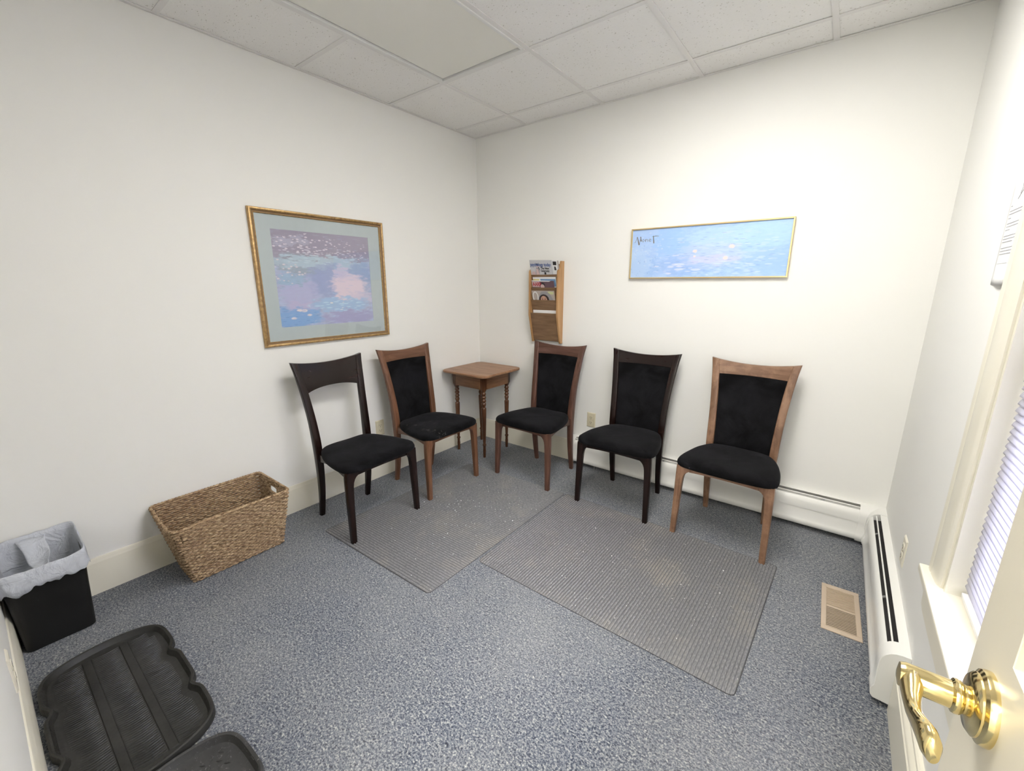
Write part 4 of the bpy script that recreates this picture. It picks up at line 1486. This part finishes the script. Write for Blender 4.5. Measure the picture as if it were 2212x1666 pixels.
T2 = tray((1.528, -2.706, 0), .364, .182, .10, [(-.10, .014, .026), (.13, .014, .026)], 'dusty black boot tray with raised diamond tread, nearest the camera', M['tray_dusty'])
m = MB()
for i in range(-13, 14):
    for j in range(-5, 6):
        x, y = i * .024, j * .024 + (.012 if i % 2 else 0)
        if not inside(x, y, .364, .182, .05): continue
        a = pi / 4 if (i + j) % 2 else -pi / 4
        d = Vector((cos(a), sin(a), 0)) * .0095; n_ = Vector((-sin(a), cos(a), 0)) * .0028
        c = Vector((x, y, .005))
        bse = [c - d, c - n_, c + d, c + n_]
        m.loft([[tuple(p) for p in bse], [tuple(c + (p - c) * .45 + Vector((0, 0, .0034))) for p in bse]])
m.build('diamond_tread', M['tray_dusty'], T2)['kind'] = 'stuff'

# ================================================================== OPEN DOOR WITH LEVER HANDLE
DXF = 2.694; DT = .035
YE = -2.280; YH = -2.945
dr = empty('door_1', (DXF + DT / 2, YH, 0)); tag(dr, 'open cream panelled door leaf with brass lever handle at the right edge', 'door', kind='structure')


def drb(m, name, mat, parent=None, **k):
    o = m.build(name, mat, **k); pr = parent or dr; o.parent = pr
    
    if pr is dr: o.matrix_parent_inverse = Matrix.Translation(dr.location).inverted()
    return o


m = MB()
x0, x1 = DXF, DXF + DT
st = .083
yA, yB = YE - st, YH + .095       # panel field extents
ym = (yA + yB) / 2
rails = [(0.006, .24), (.86, 1.078), (1.62, 1.72), (1.93, 2.03)]
m.box(x0, x1, YE - st, YE, .006, 2.03); m.box(x0, x1, YH, YH + .095, .006, 2.03); 
for a, b in rails: m.box(x0, x1, yB, yA, a, b)
for (a, b) in ((.24, .86), (1.078, 1.62), (1.72, 1.93)): m.box(x0, x1, ym - .045, ym + .045, a, b)
drb(m, 'leaf_frame', M['door'])
for (za, zb2) in ((.24, .86), (1.078, 1.62), (1.72, 1.93)):
    for (ya, yb2) in ((yB, ym - .045), (ym + .045, yA)):
        m = MB()
        def rr_(i, x): return [(x, ya + i, za + i), (x, yb2 - i, za + i), (x, yb2 - i, zb2 - i), (x, ya + i, zb2 - i)]
        m.loft([rr_(0, x1 - .003), rr_(0, x0 + .001), rr_(.007, x0 + .009), rr_(.012, x0 + .009), rr_(.040, x0 + .003)])
        drb(m, 'raised_panel', M['door'], bevel=None)
for z in (.25, 1.02, 1.8):
    drb(MB().lathe([(.006, -.045), (.006, .045)], (DXF - .004, YH + .003, z), 10).box(DXF - .001, DXF + .001, YH, YH + .03, z - .044, z + .044), 'hinge', M['brass'])
# lever handle
HYc, HZ = -2.345, 1.018
hd = drb(MB().lathe([(.0315, 0), (.0315, -.003), (.0305, -.006), (.0270, -.008), (.0270, -.0095), (.0235, -.0125), (.016, -.0135), (.013, -.0145)], (DXF, HYc, HZ), 40, 'x'), 'lever_handle', M['brass'], smooth=40)
tag(hd, 'polished brass lever handle with round rose')
m = MB().lathe([(.0125, -.012), (.0125, -.016), (.0145, -.018), (.0150, -.0205), (.0145, -.0225), (.0120, -.0240), (.0120, -.055), (.0105, -.059), (.004, -.0605)], (DXF, HYc, HZ), 28, 'x')
drb(m, 'shank', M['brass'], hd, smooth=40)
m = MB()
path = [(-.050, .006, .0), (-.0505, -.004, .0), (-.051, -.016, -.001), (-.0515, -.028, -.003), (-.0515, -.042, -.003), (-.051, -.056, .001), (-.050, -.070, .006), (-.0485, -.082, .009), (-.047, -.092, .008), (-.046, -.098, .005)]
hts = [.010, .0118, .0112, .0092, .0080, .0082, .0096, .0112, .0112, .0070]
ths = [.0070, .0088, .0080, .0064, .0056, .0056, .0062, .0070, .0068, .0040]
rings = []
for (a, b, c), h_, w_ in zip(path, hts, ths):
    b *= .90
    rings.append([(DXF + a + w_ * cos(2 * pi * k / 20), HYc + b, HZ + c + h_ * sin(2 * pi * k / 20)) for k in range(20)])
m.loft(rings)
drb(m, 'lever', M['brass'], hd, smooth=60)
drb(MB().lathe([(.0012, -.0126), (.0012, -.0116)], (DXF - .030, HYc - .0, HZ), 8, 'z'), 'pin_hole', M['slot'], hd)
